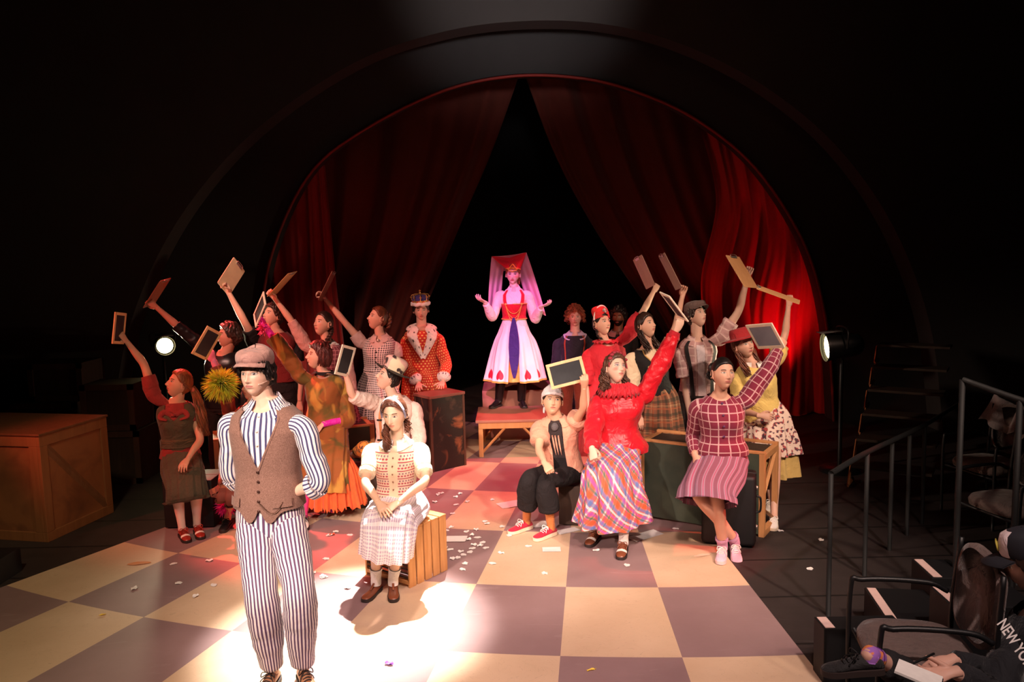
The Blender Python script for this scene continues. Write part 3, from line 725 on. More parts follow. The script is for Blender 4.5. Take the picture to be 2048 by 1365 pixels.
OUT=[(215,1000),(225,850),(260,650),(350,450),(500,270),(700,130),(880,65),(1050,42),(1220,50),(1380,95),(1540,180),(1680,300),(1790,460),(1860,650),(1885,850),(1890,960)]
arch('trim_1',INN,10.2,.30,GREYP,(1090,850)); arch('trim_2',OUT,9.4,.35,BRP,(1060,900))
# red piping round the inner arch
m=M(); m.tube([at(x,y+4,10.17) for x,y in INN],[.02]*len(INN),6,90); put('trim_3',m,plain('dark_red_paint',(.25,.02,.015)),kind='structure')
# ------------------------------------------------------------------ curtains
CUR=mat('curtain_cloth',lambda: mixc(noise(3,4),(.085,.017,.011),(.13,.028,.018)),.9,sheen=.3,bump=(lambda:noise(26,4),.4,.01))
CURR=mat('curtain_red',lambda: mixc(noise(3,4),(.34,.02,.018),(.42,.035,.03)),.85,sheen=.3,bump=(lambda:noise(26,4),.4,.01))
def drape(name,lead,outer,topc,Y,folds,amp,label,mt,seed,na=150,nb=70,sag=0.):
    L=crs(np.array(lead,float),nb); O=crs(np.array(outer,float),nb); T=crs(np.array(topc,float),na)
    a=np.linspace(0,1,na)[None,:]; b=np.linspace(0,1,nb)[:,None]; rg=np.random.default_rng(seed); ph=rg.uniform(0,6,5)
    X=L[:,0:1]*(1-a)+O[:,0:1]*a; Z=L[:,1:2]*(1-a)+O[:,1:2]*a
    # top follows the arch
    tx=T[None,:,0]-X[0]; tz=T[None,:,1]-Z[0]; k=(1-b)**2; X=X+tx*k; Z=Z+tz*k
    ar=a**.8; d=amp*(.35+.65*b)*(np.sin(folds*2*PI*ar+ph[0]+1.3*np.sin(2*b+ph[1])+1.5*np.sin(5*a+ph[3]))+.45*np.sin(folds*1.7*2*PI*ar+ph[2]+2*b)+.25*np.sin(folds*3.1*ar*2*PI+5*b))
    d=d+sag*np.sin(b*9+a*6+ph[4])*np.sin(a*PI)
    G=np.array([[at(X[i,j],Z[i,j],Y+d[i,j]) for j in range(na)] for i in range(nb)])
    G[:,:,2]=np.maximum(G[:,:,2],.01)
    m=M(); m.grid(G,False); return put(name,m,mt,label=label,cat='curtain',group='stage curtains under the arch')
drape('curtain',[(1040,146),(985,300),(925,440),(858,600),(790,750),(720,880)],[(505,420),(500,600),(498,905)],[(1040,146),(880,175),(718,258),(615,346),(505,480)],11.15,4,.17,'large dark red curtain swept to the left from the arch apex',CUR,3,sag=.10)
drape('curtain',[(1048,146),(1110,310),(1190,460),(1290,610),(1360,720),(1440,880)],[(1600,420),(1640,600),(1660,890)],[(1048,146),(1180,150),(1300,185),(1450,275),(1600,440)],11.15,4,.17,'large dark red curtain swept to the right from the arch apex',CUR,8,sag=.10)
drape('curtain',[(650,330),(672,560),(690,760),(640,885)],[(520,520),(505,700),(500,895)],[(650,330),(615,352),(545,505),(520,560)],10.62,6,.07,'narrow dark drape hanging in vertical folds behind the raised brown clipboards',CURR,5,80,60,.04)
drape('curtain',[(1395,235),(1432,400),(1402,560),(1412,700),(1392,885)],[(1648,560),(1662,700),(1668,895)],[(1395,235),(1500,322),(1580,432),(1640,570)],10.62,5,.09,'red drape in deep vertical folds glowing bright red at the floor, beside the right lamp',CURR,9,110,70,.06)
# ------------------------------------------------------------------ boxes and furniture
def frame2(p0,p1):
    """local axes of a box face running p0->p1 on the ground"""
    x=unit(V(p1[0]-p0[0],p1[1]-p0[1],0)); y=V(-x[1],x[0],0); return x,y
def obox(m,p0,x,y,a,b,z0,z1,mi=0,bev=.004):
    """box spanning a=(a0,a1) along x, b along y"""
    c=p0+x*(a[0]+a[1])/2+y*(b[0]+b[1])/2; c=V(c[0],c[1],(z0+z1)/2); R=np.stack([x,y,V(0,0,1)],1); m.box(c,(a[1]-a[0],b[1]-b[0],z1-z0),R,mi,bev)
# big plywood crate far left
p0=gnd(97,1086); p1=gnd(226,1026); x,y=frame2(p0,p1); L=.78; W=1.25; H_=.89
rt=empty('wooden_crate',p0,'large closed plywood crate with diagonal brace at the left edge of the stage','crate')
PLY=mat('stained_plywood',lambda: mixc(cl((noise(3.2,4,None,.5,.8)-.45)*4)*.7,(.27,.105,.04),(.10,.036,.018)),.6)
m=M(); obox(m,p0,x,y,(0.015,L-.015),(.015,W),0.0,H_-.02); put('panel',m,PLY,rt,False)
m=M(); t=.03
for a,z0,z1 in((( 0,L),H_-.09,H_),((0,L),0,.08),((0,.08),.08,H_-.09),((L-.08,L),.08,H_-.09)): obox(m,p0,x,y,a,(0,t),z0,z1)
for b,z0,z1 in(((t,W),H_-.09,H_),((t,W),0,.08),((t,t+.08),.08,H_-.09),((W-.08,W),.08,H_-.09)): obox(m,p0,x,y,(-.0,t),b,z0,z1)
put('frame_boards',m,wood('crate_boards',(.22,.088,.032),(.31,.13,.05),.6),rt,False)
m=M(); a=p0+x*.07-y*0+V(0,0,H_-.10); b=p0+x*(L-.07)+V(0,0,.09); m.tube([a+y*.014,b+y*.014],[(.035,.014)]*2,4,2,ref=V(0,0,1)); put('diagonal_brace',m,wood('brace_wood',(.16,.07,.03),(.24,.11,.05)),rt,False)
m=M(); obox(m,p0,x,y,(-.01,L+.01),(-.01,W+.01),H_,H_+.018); put('lid',m,wood('crate_lid',(.13,.055,.025),(.20,.085,.035),.5),rt,False)
# slatted crate under the seated girl
p0=gnd(820,1178); x=unit(V(.60,.80,0)); y=V(-x[1],x[0],0); L=.395; W=.44; H_=.405
rt=empty('slatted_crate',p0,'upturned pine slatted crate under the girl in the headband','crate')
for i in range(5):
    for yy,nm in((0,'slat'),(W-.014,'slat')):
        m=M(); obox(m,p0,x,y,(i*.0815,i*.0815+.066),(yy,yy+.014),0,H_,0,.003); put(nm,m,CRATEW,rt,False)
for i in range(4):
    m=M(); obox(m,p0,x,y,(L-.014,L),(.02+i*.105,.02+i*.105+.085),0,H_); put('slat',m,CRATEW,rt,False)
for a in((.0,.03),(L-.045,L-.015)):
    for z in(0.02,H_-.05):
        m=M(); obox(m,p0,x,y,a,(.015,W-.015),z,z+.03); put('corner_batten',m,CRATEW,rt,False)
for i in range(5):
    m=M(); obox(m,p0,x,y,(i*.081,i*.081+.070),(.0,W),H_,H_+.014); put('slat',m,CRATEW,rt,False)
for i in range(4):
    m=M(); obox(m,p0,x,y,(.004,.016),(.014,W-.014),.06+i*.03,.068+i*.03); put('wire',m,DARKW,rt,False)
# worn black trunk under the king's hands
p0=gnd(865,946); p1=gnd(927,932); x,y=frame2(p0,p1); L=.43; W=.30; H_=.81
WORN=mat('worn_black_trunk',lambda: mixc(cl((noise(3.2,4,scalev(coord(),1,1,.7),.6,1.2)-.54)*7),mixc(cl((noise(9,6)-.55)*6)*.5,(.018,.012,.010),(.12,.07,.05)),(.30,.10,.04)),.5,bump=(lambda:noise(12,5),.3,.004))
rt=empty('trunk',p0,'tall worn black trunk with rust patches under the hands of the crowned king','trunk')
m=M(); obox(m,p0,x,y,(0,L),(0,W),0,H_-.03,0,.008); put('trunk_body',m,WORN,rt,False)
m=M(); obox(m,p0,x,y,(-.012,L+.012),(-.012,W+.012),H_-.03,H_,0,.006); put('lid',m,plain('trunk_lid',(.20,.07,.05),.5),rt,False)
m=M()
for a in((-.006,.022),(L-.022,L+.006)): obox(m,p0,x,y,a,(-.006,.022),0,H_-.03)
obox(m,p0,x,y,(-.006,.022),(W-.022,W+.006),0,H_-.03); put('edge_strip',m,plain('rusty_strip',(.10,.045,.03),.5,metal=.3),rt,False)
# queen's table platform and riser
rt=empty('platform_table',V(-.42,8.80,0),'low timber platform with angled braces under the standing queen','platform')
TOPR=mat('red_brown_top',lambda: mixc(noise(5,4),(.34,.13,.09),(.46,.19,.13)),.5)
m=M(); m.box((0,9.17,.405),(.86,.80,.03),None,0,.005); put('table_top',m,TOPR,rt,False)
m=M(); 
for q in((0,8.80,.355,.80,.03),(0,9.53,.355,.80,.03)): m.box((q[0],q[1],q[2]),(q[3],q[4],.07),None,0,.004)
for q in(-.385,.385): m.box((q,9.17,.355),(.03,.70,.07),None,0,.004)
put('apron',m,RAWW,rt,False)
for q in(-.375,.375):
    for w_ in(8.80,9.53): m=M(); m.box((q,w_+.0,.16),(.05,.05,.32),None,0,.004); put('leg',m,RAWW,rt,False)
for q in(-1,1):
    for w_ in(8.80,9.53): m=M(); m.tube([V(q*.36,w_,.05),V(q*.10,w_,.33)],[(.022,.014)]*2,4,2,ref=V(0,1,0)); put('brace',m,RAWW,rt,False)
m=M(); m.box((.12,10.0,.30),(1.0,.70,.60),None,0,.006); put('riser_block',m,TOPR,None,False,label='red-brown riser block behind the queen platform',cat='platform')
# green flats / benches with timber frames
def flat(p0,p1,H_,D,label,ext=0):
    x,y=frame2(p0,p1); p0=p0-x*ext; L=np.linalg.norm((p1-p0)[:2]); rt=empty('framed_bench',p0,label,'bench')
    G=mat('dark_green_canvas',lambda: mixc(cl((noise(4,5)-.35)*2.2),(.035,.050,.034),(.085,.095,.060)),.7)
    m=M(); obox(m,p0,x,y,(.01,L-.04),(.004,.016),.02,H_-.02); put('canvas_panel',m,G,rt,False)
    m=M(); obox(m,p0,x,y,(0,L),(0,.04),H_-.02,H_); obox(m,p0,x,y,(0,L),(D-.04,D),H_-.02,H_); put('top_rail',m,RAWW,rt,False)
    for a in(0,L-.045):
        for b in(0,D-.045): m=M(); obox(m,p0,x,y,(a,a+.045),(b,b+.045),0,H_-.02); put('post',m,RAWW,rt,False)
    for a in(0,L-.045):
        for z in(.0,H_-.02-.05): m=M(); obox(m,p0,x,y,(a,a+.045),(.045,D-.045),z,z+.05); put('cross_rail',m,RAWW,rt,False)
        q=p0+x*(a+.022)
        m=M(); m.tube([q+y*.04+V(0,0,H_-.35),q+y*(D-.05)+V(0,0,H_-.07)],[(.02,.015)]*2,4,2,ref=x); m.tube([q+y*.04+V(0,0,.22),q+y*(D-.05)+V(0,0,.05)],[(.02,.015)]*2,4,2,ref=x); put('brace',m,RAWW,rt,False)
    m=M(); obox(m,p0,x,y,(.05,L-.05),(.05,D-.05),H_-.035,H_-.022); put('seat_board',m,DARKW,rt,False)
flat(gnd(1310,1040),gnd(1528,1077),.685,.42,'long green canvas bench with raw timber end frame behind the girl in the plaid cardigan',ext=.14)
flat(at(425,862,7.10)*V(1,1,0),at(748,842,7.62)*V(1,1,0),.66,.40,'dark green bench with timber top rail behind the man in the flat cap')
# suitcases and stools
def case(name,p0,x,L,W,H_,label,cat,mt=BLK,handle=True,trim=None):
    y=V(-x[1],x[0],0); rt=empty(name,p0,label,cat)
    m=M(); obox(m,p0,x,y,(0,L),(0,W),0.012,H_,0,.03 if handle else .006); put('shell',m,mt,rt)
    m=M(); obox(m,p0,x,y,(-.003,L+.003),(W*.5-.006,W*.5+.006),.02,H_+.003,0,.004); put('seam_band',m,trim or BLKM,rt)
    m=M()
    for a in(.04,L-.04):
        for b in(.04,W-.04): q=p0+x*a+y*b; m.ball(V(q[0],q[1],.014),.014,8)
    put('foot',m,BLKM,rt)
    if handle:
        m=M(); q=p0+x*(L+.002)+y*W*.5; m.tube([q+V(0,0,H_*.45),q+x*.03+V(0,0,H_*.48),q+x*.03+V(0,0,H_*.65),q+V(0,0,H_*.68)],[.008]*4,8,16); put('handle',m,BLKM,rt)
        m=M(); q=p0+x*(L+.004)+y*W*.45
        for z in(.25,.8): m.box(q+V(0,0,H_*z),(.012,.03,.03))
        put('latch',m,STEEL,rt)
p0=gnd(1402,1090); x=unit(gnd(1502,1099)-p0); case('suitcase',p0,x,.40,.24,.56,'black upright suitcase under the girl in the plaid cardigan','suitcase')
m0=gnd(1118,1052); case('storage_box',m0,unit(V(.95,-.25,0)),.32,.28,.345,'black wooden box under the boy in the white head scarf','box',DARKW,False)
p0=gnd(1190,1062)+V(.04,.20,0); case('storage_box',p0,unit(V(.98,-.18,0)),.36,.34,.60,'tall black box hidden under the long plaid skirt of the woman in the red jacket','box',BLK,False)
p0=at(330,1052,6.62)*V(1,1,0); case('storage_box',p0,V(1,0,0),.42,.36,.42,'black box under the long haired girl in the olive dress','box',BLK,False)
p0=V(-1.62,7.02,0); case('storage_box',p0,V(.99,.1,0),.44,.34,.38,'dark box under the performer in the patterned bowler hat','box',DARKW,False)
p0=V(-2.62,7.02,0)*1.; case('storage_box',p0,V(.99,.05,0),.36,.07,.52,'black plank standing against the green bench behind the flat-capped man','box',BLK,False)
# dark crates stacked behind, far left
k=0
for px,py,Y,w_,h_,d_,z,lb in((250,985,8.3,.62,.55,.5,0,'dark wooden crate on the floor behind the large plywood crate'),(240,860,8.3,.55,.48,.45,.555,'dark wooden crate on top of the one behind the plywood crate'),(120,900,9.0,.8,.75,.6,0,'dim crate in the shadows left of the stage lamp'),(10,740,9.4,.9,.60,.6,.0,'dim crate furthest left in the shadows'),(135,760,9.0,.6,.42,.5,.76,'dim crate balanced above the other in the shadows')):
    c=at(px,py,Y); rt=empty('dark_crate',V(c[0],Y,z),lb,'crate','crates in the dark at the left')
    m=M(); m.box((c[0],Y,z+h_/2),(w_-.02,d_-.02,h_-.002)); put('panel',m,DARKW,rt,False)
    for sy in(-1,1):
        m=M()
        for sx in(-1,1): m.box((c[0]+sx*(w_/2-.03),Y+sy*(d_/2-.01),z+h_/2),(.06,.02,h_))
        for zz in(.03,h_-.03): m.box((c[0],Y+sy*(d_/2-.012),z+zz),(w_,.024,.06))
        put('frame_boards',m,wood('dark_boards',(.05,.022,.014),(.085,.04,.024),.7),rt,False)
# small black step with pale tape at the left edge
p=gnd(-20,1175); rt=empty('step_block',p,'small black block with pale tape at the left edge','step')
m=M(); m.box((p[0]-.12,p[1]+.1,.09),(.34,.40,.18),None,0,.004); put('block',m,BLK,rt,False)
TAPE=plain('pale_tape',(.78,.55,.50),.5)
m=M(); m.box((p[0]-.12,p[1]-.07,.1815),(.33,.05,.003)); put('tape',m,TAPE,rt,False)
# ------------------------------------------------------------------ stage lamps
def lamp(c,aim,rad,lens_e,label,stand=True,power=0,col=(1,.85,.55)):
    c=np.asarray(c,float); f=unit(np.asarray(aim,float)-c); rt=empty('stage_lamp',c,label,'stage lamp')
    m=M(); m.tube([c-f*.34,c-f*.30,c-f*.2,c-f*.02,c+f*.02],[rad*.5,rad*.9,rad*1.05,rad*1.15,rad*1.2],28,24,caps=(True,False)); put('housing',m,BLKM,rt)
    m=M(); m.tube([c+f*.0,c+f*.03],[rad*1.22,rad*1.22],28,3,caps=(False,False)); put('rim',m,BLKM,rt)
    m=M(); m.tube([c-f*.012,c-f*.004],[rad,rad*.98],28,2); put('lens',m,mat('lit_lens',lambda:(1,.8,.4),.3,emit=((1,.80,.36),lens_e)),rt)
    l=unit(np.cross(f,V(0,0,1))); m=M(); q=c-f*.14
    m.tube([q+l*rad*1.15,q+l*rad*1.35,q+l*rad*1.35+V(0,0,rad*1.5),q-l*rad*1.35+V(0,0,rad*1.5),q-l*rad*1.35,q-l*rad*1.15],[.009]*6,8,40); put('yoke',m,BLKM,rt)
    m=M(); m.box(c-f*.02+V(0,0,rad*1.35),(.22,.16,.008),np.stack([f,l,V(0,0,1)],1)); put('barn_door',m,plain('grey_metal',(.20,.18,.18),.4,metal=.5),rt)
    if stand:
        m=M(); m.tube([V(q[0],q[1],0),V(q[0],q[1],q[2]+rad*1.5)],[.022,.02],10,3); m.tube([V(q[0],q[1],0),V(q[0],q[1],.03)],[.2,.19],24,2); put('stand_pole',m,BLKM,rt)
    if power:
        o=spot('stage_lamp_light',c+f*.06,aim,power,col,60,.6,.08); o.parent=rt; o.location=Vector(f*.06); 
c1=at(330,692,9.0); lamp(c1,(-1.5,5.2,1.3),.088,14,'round stage lamp shining warm white at the left behind the raised arms',power=150)
c2=at(1655,695,7.9); lamp(c2,c2+V(-5,.30,-.45),.115,14,'stage lamp at the right of the red drape seen from its side',power=150)
# ------------------------------------------------------------------ right side: stair unit, rails, steps, chairs
rt=empty('timber_stair',at(1700,985,8.4)*V(1,1,0),'timber stair unit catching orange light behind the black handrail','stairs')
b=gnd(1696,975); sx=unit(V(.55,.83,0)); sy=V(-sx[1],sx[0],0)
OR=wood('orange_timber',(.40,.14,.05),(.50,.20,.08))
for i in range(6):
    m=M(); q=b+sx*i*.26; m.tube([q+V(0,0,.02+i*.20),q+sx*.24+V(0,0,.02+i*.20)],[(.03,.012)]*2,4,2,ref=V(0,0,1)); m.tube([q+V(0,0,.02+i*.20),q+sx*.12+V(0,0,.18+i*.20)],[(.02,.012)]*2,4,2,ref=V(0,0,1)); put('stringer',m,OR,rt,False)
for i in range(6): m=M(); obox(m,b,sx,sy,(i*.26,i*.26+.26),(-.7,-.02),.19+i*.20,.215+i*.20); put('tread',m,DARKW,rt,False)
RAILM=plain('dark_rail_paint',(.0025,.0025,.003),.7)
rt=empty('handrail',gnd(1657,1235),'black metal handrail with upright posts at the right stage edge','handrail')
pts=[at(1662,948,4.72),at(1735,905,5.3),at(1850,850,6.3),at(1930,800,7.6)]
m=M(); m.tube(pts,[.018]*4,8,40); put('rail',m,RAILM,rt)
for px,py,Y in((1662,948,4.72),(1735,905,5.3),(1785,880,5.75),(1820,862,6.05),(1850,850,6.3)):
    c=at(px,py,Y); m=M(); m.tube([V(c[0],c[1],0),c],[.016,.016],8,3); put('post',m,RAILM,rt)
rt=empty('handrail',at(1945,770,4.6)*V(1,1,0),'tall black guard rail posts in the dark right of the handrail','handrail')
pts=[at(1925,760,4.6),at(2040,800,4.4),at(2110,820,4.3)]; m=M(); m.tube(pts,[.018]*3,8,12); put('rail',m,RAILM,rt)
for p in pts[:2]: m=M(); m.tube([V(p[0],p[1],0),p],[.017,.017],8,3); put('post',m,RAILM,rt)
for px,py,z,ln,lb in((1733,1177,.02,.62,'black step with a long pink-lit tape strip beside the empty chair'),(1828,1120,.14,.45,'black step with a short tape strip, furthest from the camera'),(1865,1175,.26,.42,'black step with a tape strip nearest the spectator'),(1633,1236,.10,.10,'black step corner with a scrap of tape at the foot of the handrail')):
    a=gnd(px,py,z+.2); rt=empty('step_block',V(a[0],a[1],0),lb,'step'); e={1733:(1782,1250),1828:(1866,1155),1865:(1907,1213),1633:(1652,1243)}[px]; e=gnd(e[0],e[1],z+.2)
    d=V(e[0]-a[0],e[1]-a[1],0); L=np.linalg.norm(d); d=unit(d); q=V(-d[1],d[0],0)
    if q[0]<0: q=-q
    if px==1633: d,q,L=V(0,-1,0),V(1,0,0),.12
    m=M(); R=np.stack([d,q,V(0,0,1)],1); c=a+d*L/2+q*.20; m.box((c[0],c[1],(z+.2)/2),(L+.02,.42,z+.2),R,0,.004); put('block',m,BLK,rt,False)
    m=M(); c=a+d*L/2+q*.026; m.box((c[0],c[1],z+.2015),(L,.05,.003),R); put('tape',m,TAPE,rt,False)
def chair(c,yaw,label,sc=1.):
    rt=empty('audience_chair',c,label,'chair','audience chairs'); R=rotz(yaw); T=lambda x,y,z: c+R@V(x,y,z)*sc
    FB=cloth('grey_brown_upholstery',(.13,.09,.08),.2,30)
    m=M(); th=np.linspace(0,2*PI,40,endpoint=False); e=lambda q:np.sign(q)*np.abs(q)**.6
    G=[];
    for z,k in((.42,.9),(.425,1.),(.46,1.02),(.485,.96),(.492,.7),(.492,.05)): G.append([T(.235*k*e(math.cos(a)),.225*k*e(math.sin(a)),z) for a in th])
    m.grid(np.array(G),True,None,0,(True,True)); put('seat',m,FB,rt)
    m=M(); G=[]
    for y_,k in((.235,.9),(.24,1.),(.265,1.),(.28,.92),(.283,.1)): G.append([T(.225*k*e(math.cos(a)),y_+.03*math.sin(a),.72+.20*k*e(math.sin(a))) for a in th])
    m.grid(np.array(G),True,None,0,(True,True)); put('backrest',m,FB,rt)
    for s in(-1,1):
        m=M(); m.tube([T(s*.26,-.22,0),T(s*.26,-.22,.60),T(s*.26,-.16,.66),T(s*.26,.12,.66),T(s*.26,.22,.62)],[.0125]*5,8,30); put('armrest',m,BLKM,rt)
        m=M(); m.tube([T(s*.25,.24,0),T(s*.25,.235,.5),T(s*.23,.26,.9)],[.0125]*3,8,16); put('leg',m,BLKM,rt)
    m=M(); m.tube([T(-.25,.0,.41),T(.25,.0,.41)],[.012]*2,8,3); m.tube([T(-.25,-.2,.405),T(.25,-.2,.405)],[.012]*2,8,3); put('seat_rail',m,BLKM,rt)
    return rt
c=gnd(1830,1290,.47); chair(V(c[0],c[1],0),math.radians(-100),'empty grey-brown armchair with black tube frame beside the notebook')
c=at(2120,1380,3.15); chair(V(c[0]+.14,c[1]-.08,0),math.radians(-90),'grey-brown chair the capped spectator sits on')
for px,py,Y,lb in((1985,800,6.4,'dim audience chair in the dark with a pale jacket hung over it'),(2030,900,5.4,'dim audience chair at the right edge below the pale jacket')):
    c=at(px,py,Y); chair(V(c[0],c[1],0),math.radians(-75),lb)
    if px==1985:
        m=M(); n=40; G=[]
        for i in range(26):
            b=i/25; G.append([c*V(1,1,0)+rotz(math.radians(-75))@V(-.30+.6*j/39,.255+.05*math.sin(PI*min(1,b*1.6))-(.10 if b>.4 else -.0)*0+.03*math.sin(j*.5+b*5)+(b-.3)*.28,.95+.04*math.sin(j*.22+1)-abs(b-.3)*.75) for j in range(n)])
        m.grid(np.array(G),False); put('draped_jacket',m,cloth('pale_jacket',(.30,.24,.24)),label='pale jacket draped over a chair in the dark at the right edge',cat='jacket')
# ------------------------------------------------------------------ papers on the floor
PAPER=plain('white_paper',(.86,.82,.78),.6)
def scrap(px,py,w_,h_,seed,label,mt=PAPER,group='torn paper scraps on the floor',torn=True,name='paper_scrap',yaw=None,cat='paper'):
    rg=np.random.default_rng(seed); g=gnd(px,py,.004); n=14 if torn else 4; m=M(); yw=rg.uniform(0,3) if yaw is None else yaw
    if torn: pts=[V(math.cos(a)*w_/2*rg.uniform(.75,1.1),math.sin(a)*h_/2*rg.uniform(.75,1.1),0) for a in np.linspace(0,2*PI,n,endpoint=False)]
    else: pts=[V(-w_/2,-h_/2,0),V(w_/2,-h_/2,0),V(w_/2,h_/2,0),V(-w_/2,h_/2,0)]
    R=rotz(yw); k=5; G=[]
    rg2=rg.uniform(.002,.012 if torn else .006)
    z=.0015+ (seed%7)*.0006
    for q in(0.02,.5,1.): G.append([V(g[0],g[1],z)+R@(p*q)+V(0,0,rg2*q*q*abs(math.sin(i*.9+seed))) for i,p in enumerate(pts)])
    G=np.array(G); m.grid(G,True); m.grid(G-V(0,0,.0012),True); put(name,m,mt,label=label,cat=cat,group=group,smooth=False)
def scr(a,b):
    if a<450: return 'white paper scrap scattered on the left checkered tiles','scraps on the left tiles'
    if a<720: return 'white paper scrap on the red-lit floor between the flat-capped man and the seated girl','scraps left of the seated girl'
    if a>1300: return 'lone paper scrap on the dark boards at the right','scraps on the dark boards'
    if a>1040: return 'torn white paper scrap on the floor near the seated boy and red jacket woman','scraps in front of the right group'
    if b<1035: return 'paper scrap on the floor between the slatted crate and the worn trunk','scraps near the worn trunk'
    return 'torn paper scrap in the heap right of the slatted crate','heap of torn paper'
SP=[(400,1062),(269,1178),(347,1128),(419,1122),(357,1167),(427,1171),(391,1193),(607,1147),(625,1147),(652,1118),(622,1166),(648,1155),(658,1071),(672,1064),(700,1070),(645,1153),
 (876,990),(912,995),(935,1004),(920,988),(905,1028),(893,1061),(902,1055),(952,1060),(970,1044),(975,1048),(1004,1054),(1018,1072),(1002,1107),(1057,1093),(900,1100),(921,1104),(945,1098),(938,1080),(955,1076),(965,1085),(972,1096),(927,1110),(916,1116),(930,1128),(925,1140),(985,1128),(948,1090),(1089,1147),(1193,1102),(1254,1131),(647,1154),(695,1176),(1642,1081),(1620,1138),(1560,1062),(1350,1058),(985,1000),(882,987),(912,1010),(870,1005),(890,1095),(905,1118),(933,1064),(944,1071),(960,1092),(940,1105),(835,1005)]
for i,(a,b) in enumerate(SP): scrap(a,b,.06,.045,i,scr(a,b)[0],group=scr(a,b)[1])
scrap(1023,1009,.24,.17,101,'large folded sheet of white paper behind the boy in the red sneakers',torn=False,group=None,name='paper_sheet',yaw=.4)
scrap(1079,1049,.20,.15,102,'sheet of white paper between the two red sneakers',torn=False,group=None,name='paper_sheet',yaw=.1)
scrap(1103,1100,.14,.09,103,'small square white sheet in front of the red sneakers',torn=False,group=None,name='paper_sheet',yaw=.0)
scrap(912,1079,.17,.13,104,'square sheet of white paper at the left of the heap of scraps',torn=False,group=None,name='paper_sheet',yaw=-.1)
scrap(1135,1062,.20,.10,105,'greenish-lit sheet of paper beside the black box',torn=False,group=None,name='paper_sheet',yaw=.5)
scrap(1290,1072,.30,.12,106,'pale sheet on the floor right of the two-tone shoes',torn=False,group=None,name='paper_sheet',yaw=.6)
scrap(778,1329,.055,.03,110,'purple feather scrap on the floor in front of the white light pool',plain('purple',(.35,.12,.75)),None,name='feather_scrap',cat='feather')
scrap(205,1231,.05,.02,111,'yellow feather scrap on the left checkered tiles',plain('yellow',(.85,.62,.08)),None,name='feather_scrap',cat='feather')
scrap(1183,1340,.06,.02,112,'yellow feather scrap at the front edge of the floor',plain('yellow',(.85,.62,.08)),None,name='feather_scrap',cat='feather')
scrap(664,1070,.05,.04,113,'tiny orange-red scrap beside the white scraps left of the seated girl',plain('orange_scrap',(.7,.10,.03)),None,name='feather_scrap',cat='feather')
scrap(278,1127,.18,.07,114,'orange smear-like scrap on the left cream tile',plain('orange_stain',(.62,.22,.05)),None,name='cloth_scrap',yaw=.1,cat='scrap')
scrap(1405,1111,.16,.05,115,'pale torn strip beside the pink canvas shoes',plain('pale_strip',(.8,.55,.4)),None,name='paper_strip',yaw=.3)
# ------------------------------------------------------------------ held boards
def board(name,px,Y,L,W,sl,sw,label,kind='slate',mats=None,group=None,flip=False):
    """px = pixel corners (long edge ends): a0,a1 one short edge, b1,b0 the other; sl/sw = depth sign of the long / short axis"""
    q=np.array(px,float); c=at(*q.mean(0),Y); D=unit(c-CAMP)
    def ax(u,v,l,s):
        w_=at(*v,Y)-at(*u,Y); w_=w_-(w_@D)*D; n=np.linalg.norm(w_); 
        return unit(w_+D*s*math.sqrt(max(l*l-n*n,0)))
    lx=ax((q[0]+q[1])/2,(q[2]+q[3])/2,L,sl); wx=ax((q[0]+q[3])/2,(q[1]+q[2])/2,W,sw)
    wx=unit(wx-(wx@lx)*lx); nx=unit(np.cross(lx,wx)); 
    if nx@D>0: nx=-nx
    R=np.stack([lx,wx,nx],1); rt=empty(name,c,label,'slate' if kind=='slate' else 'clipboard',group)
    BOARDS[label]=(c,lx,wx,nx)
    if kind=='slate':
        fm,bm_=mats or(WOODF,CHALK); m=M(); t=.011; fw=.024
        for s in(-1,1):
            m.box(c+wx*s*(W/2-fw/2),(L,fw,t),R,0,.003); m.box(c+lx*s*(L/2-fw/2),(fw,W-2*fw,t),R,0,.003)
        put('frame',m,fm,rt,False); m=M(); m.box(c,(L-2*fw+.004,W-2*fw+.004,.005),R); put('writing_surface',m,bm_,rt,False)
    else:
        m=M(); n=48; th=np.linspace(0,2*PI,n,endpoint=False); rr=.012
        pl=np.array([[ (L/2-rr)*np.sign(math.cos(a))+rr*math.cos(a),(W/2-rr)*np.sign(math.sin(a))+rr*math.sin(a)] for a in th])
        G=np.stack([[c+lx*p[0]*k+wx*p[1]*k+nx*z for p in pl] for z,k in((.0016,.02),(.0016,1),(-.0016,1),(-.0016,.02))]); m.grid(G,True); put('hardboard',m,mats or CLIPW,rt,False)
        s=-1; e=c+lx*s*(L/2-.018); zf=-1 if flip else 1
        m=M(); m.box(e+nx*.006*zf,(.022,.10,.006),R,0,.002); m.tube([e+wx*.045-lx*0+nx*.006*zf,e+wx*.045-lx*.022+nx*.012*zf,e-wx*.045-lx*.022+nx*.012*zf,e-wx*.045+nx*.006*zf],[.0028]*4,6,20); put('clip',m,STEEL,rt)
        m=M()
        for k in(-1,1): m.ball(e+wx*.035*k+nx*(-.003)*zf,(.004,.004,.004),8)
        put('rivet',m,STEEL,rt)
    return c,lx,wx,nx
BOARDS={}
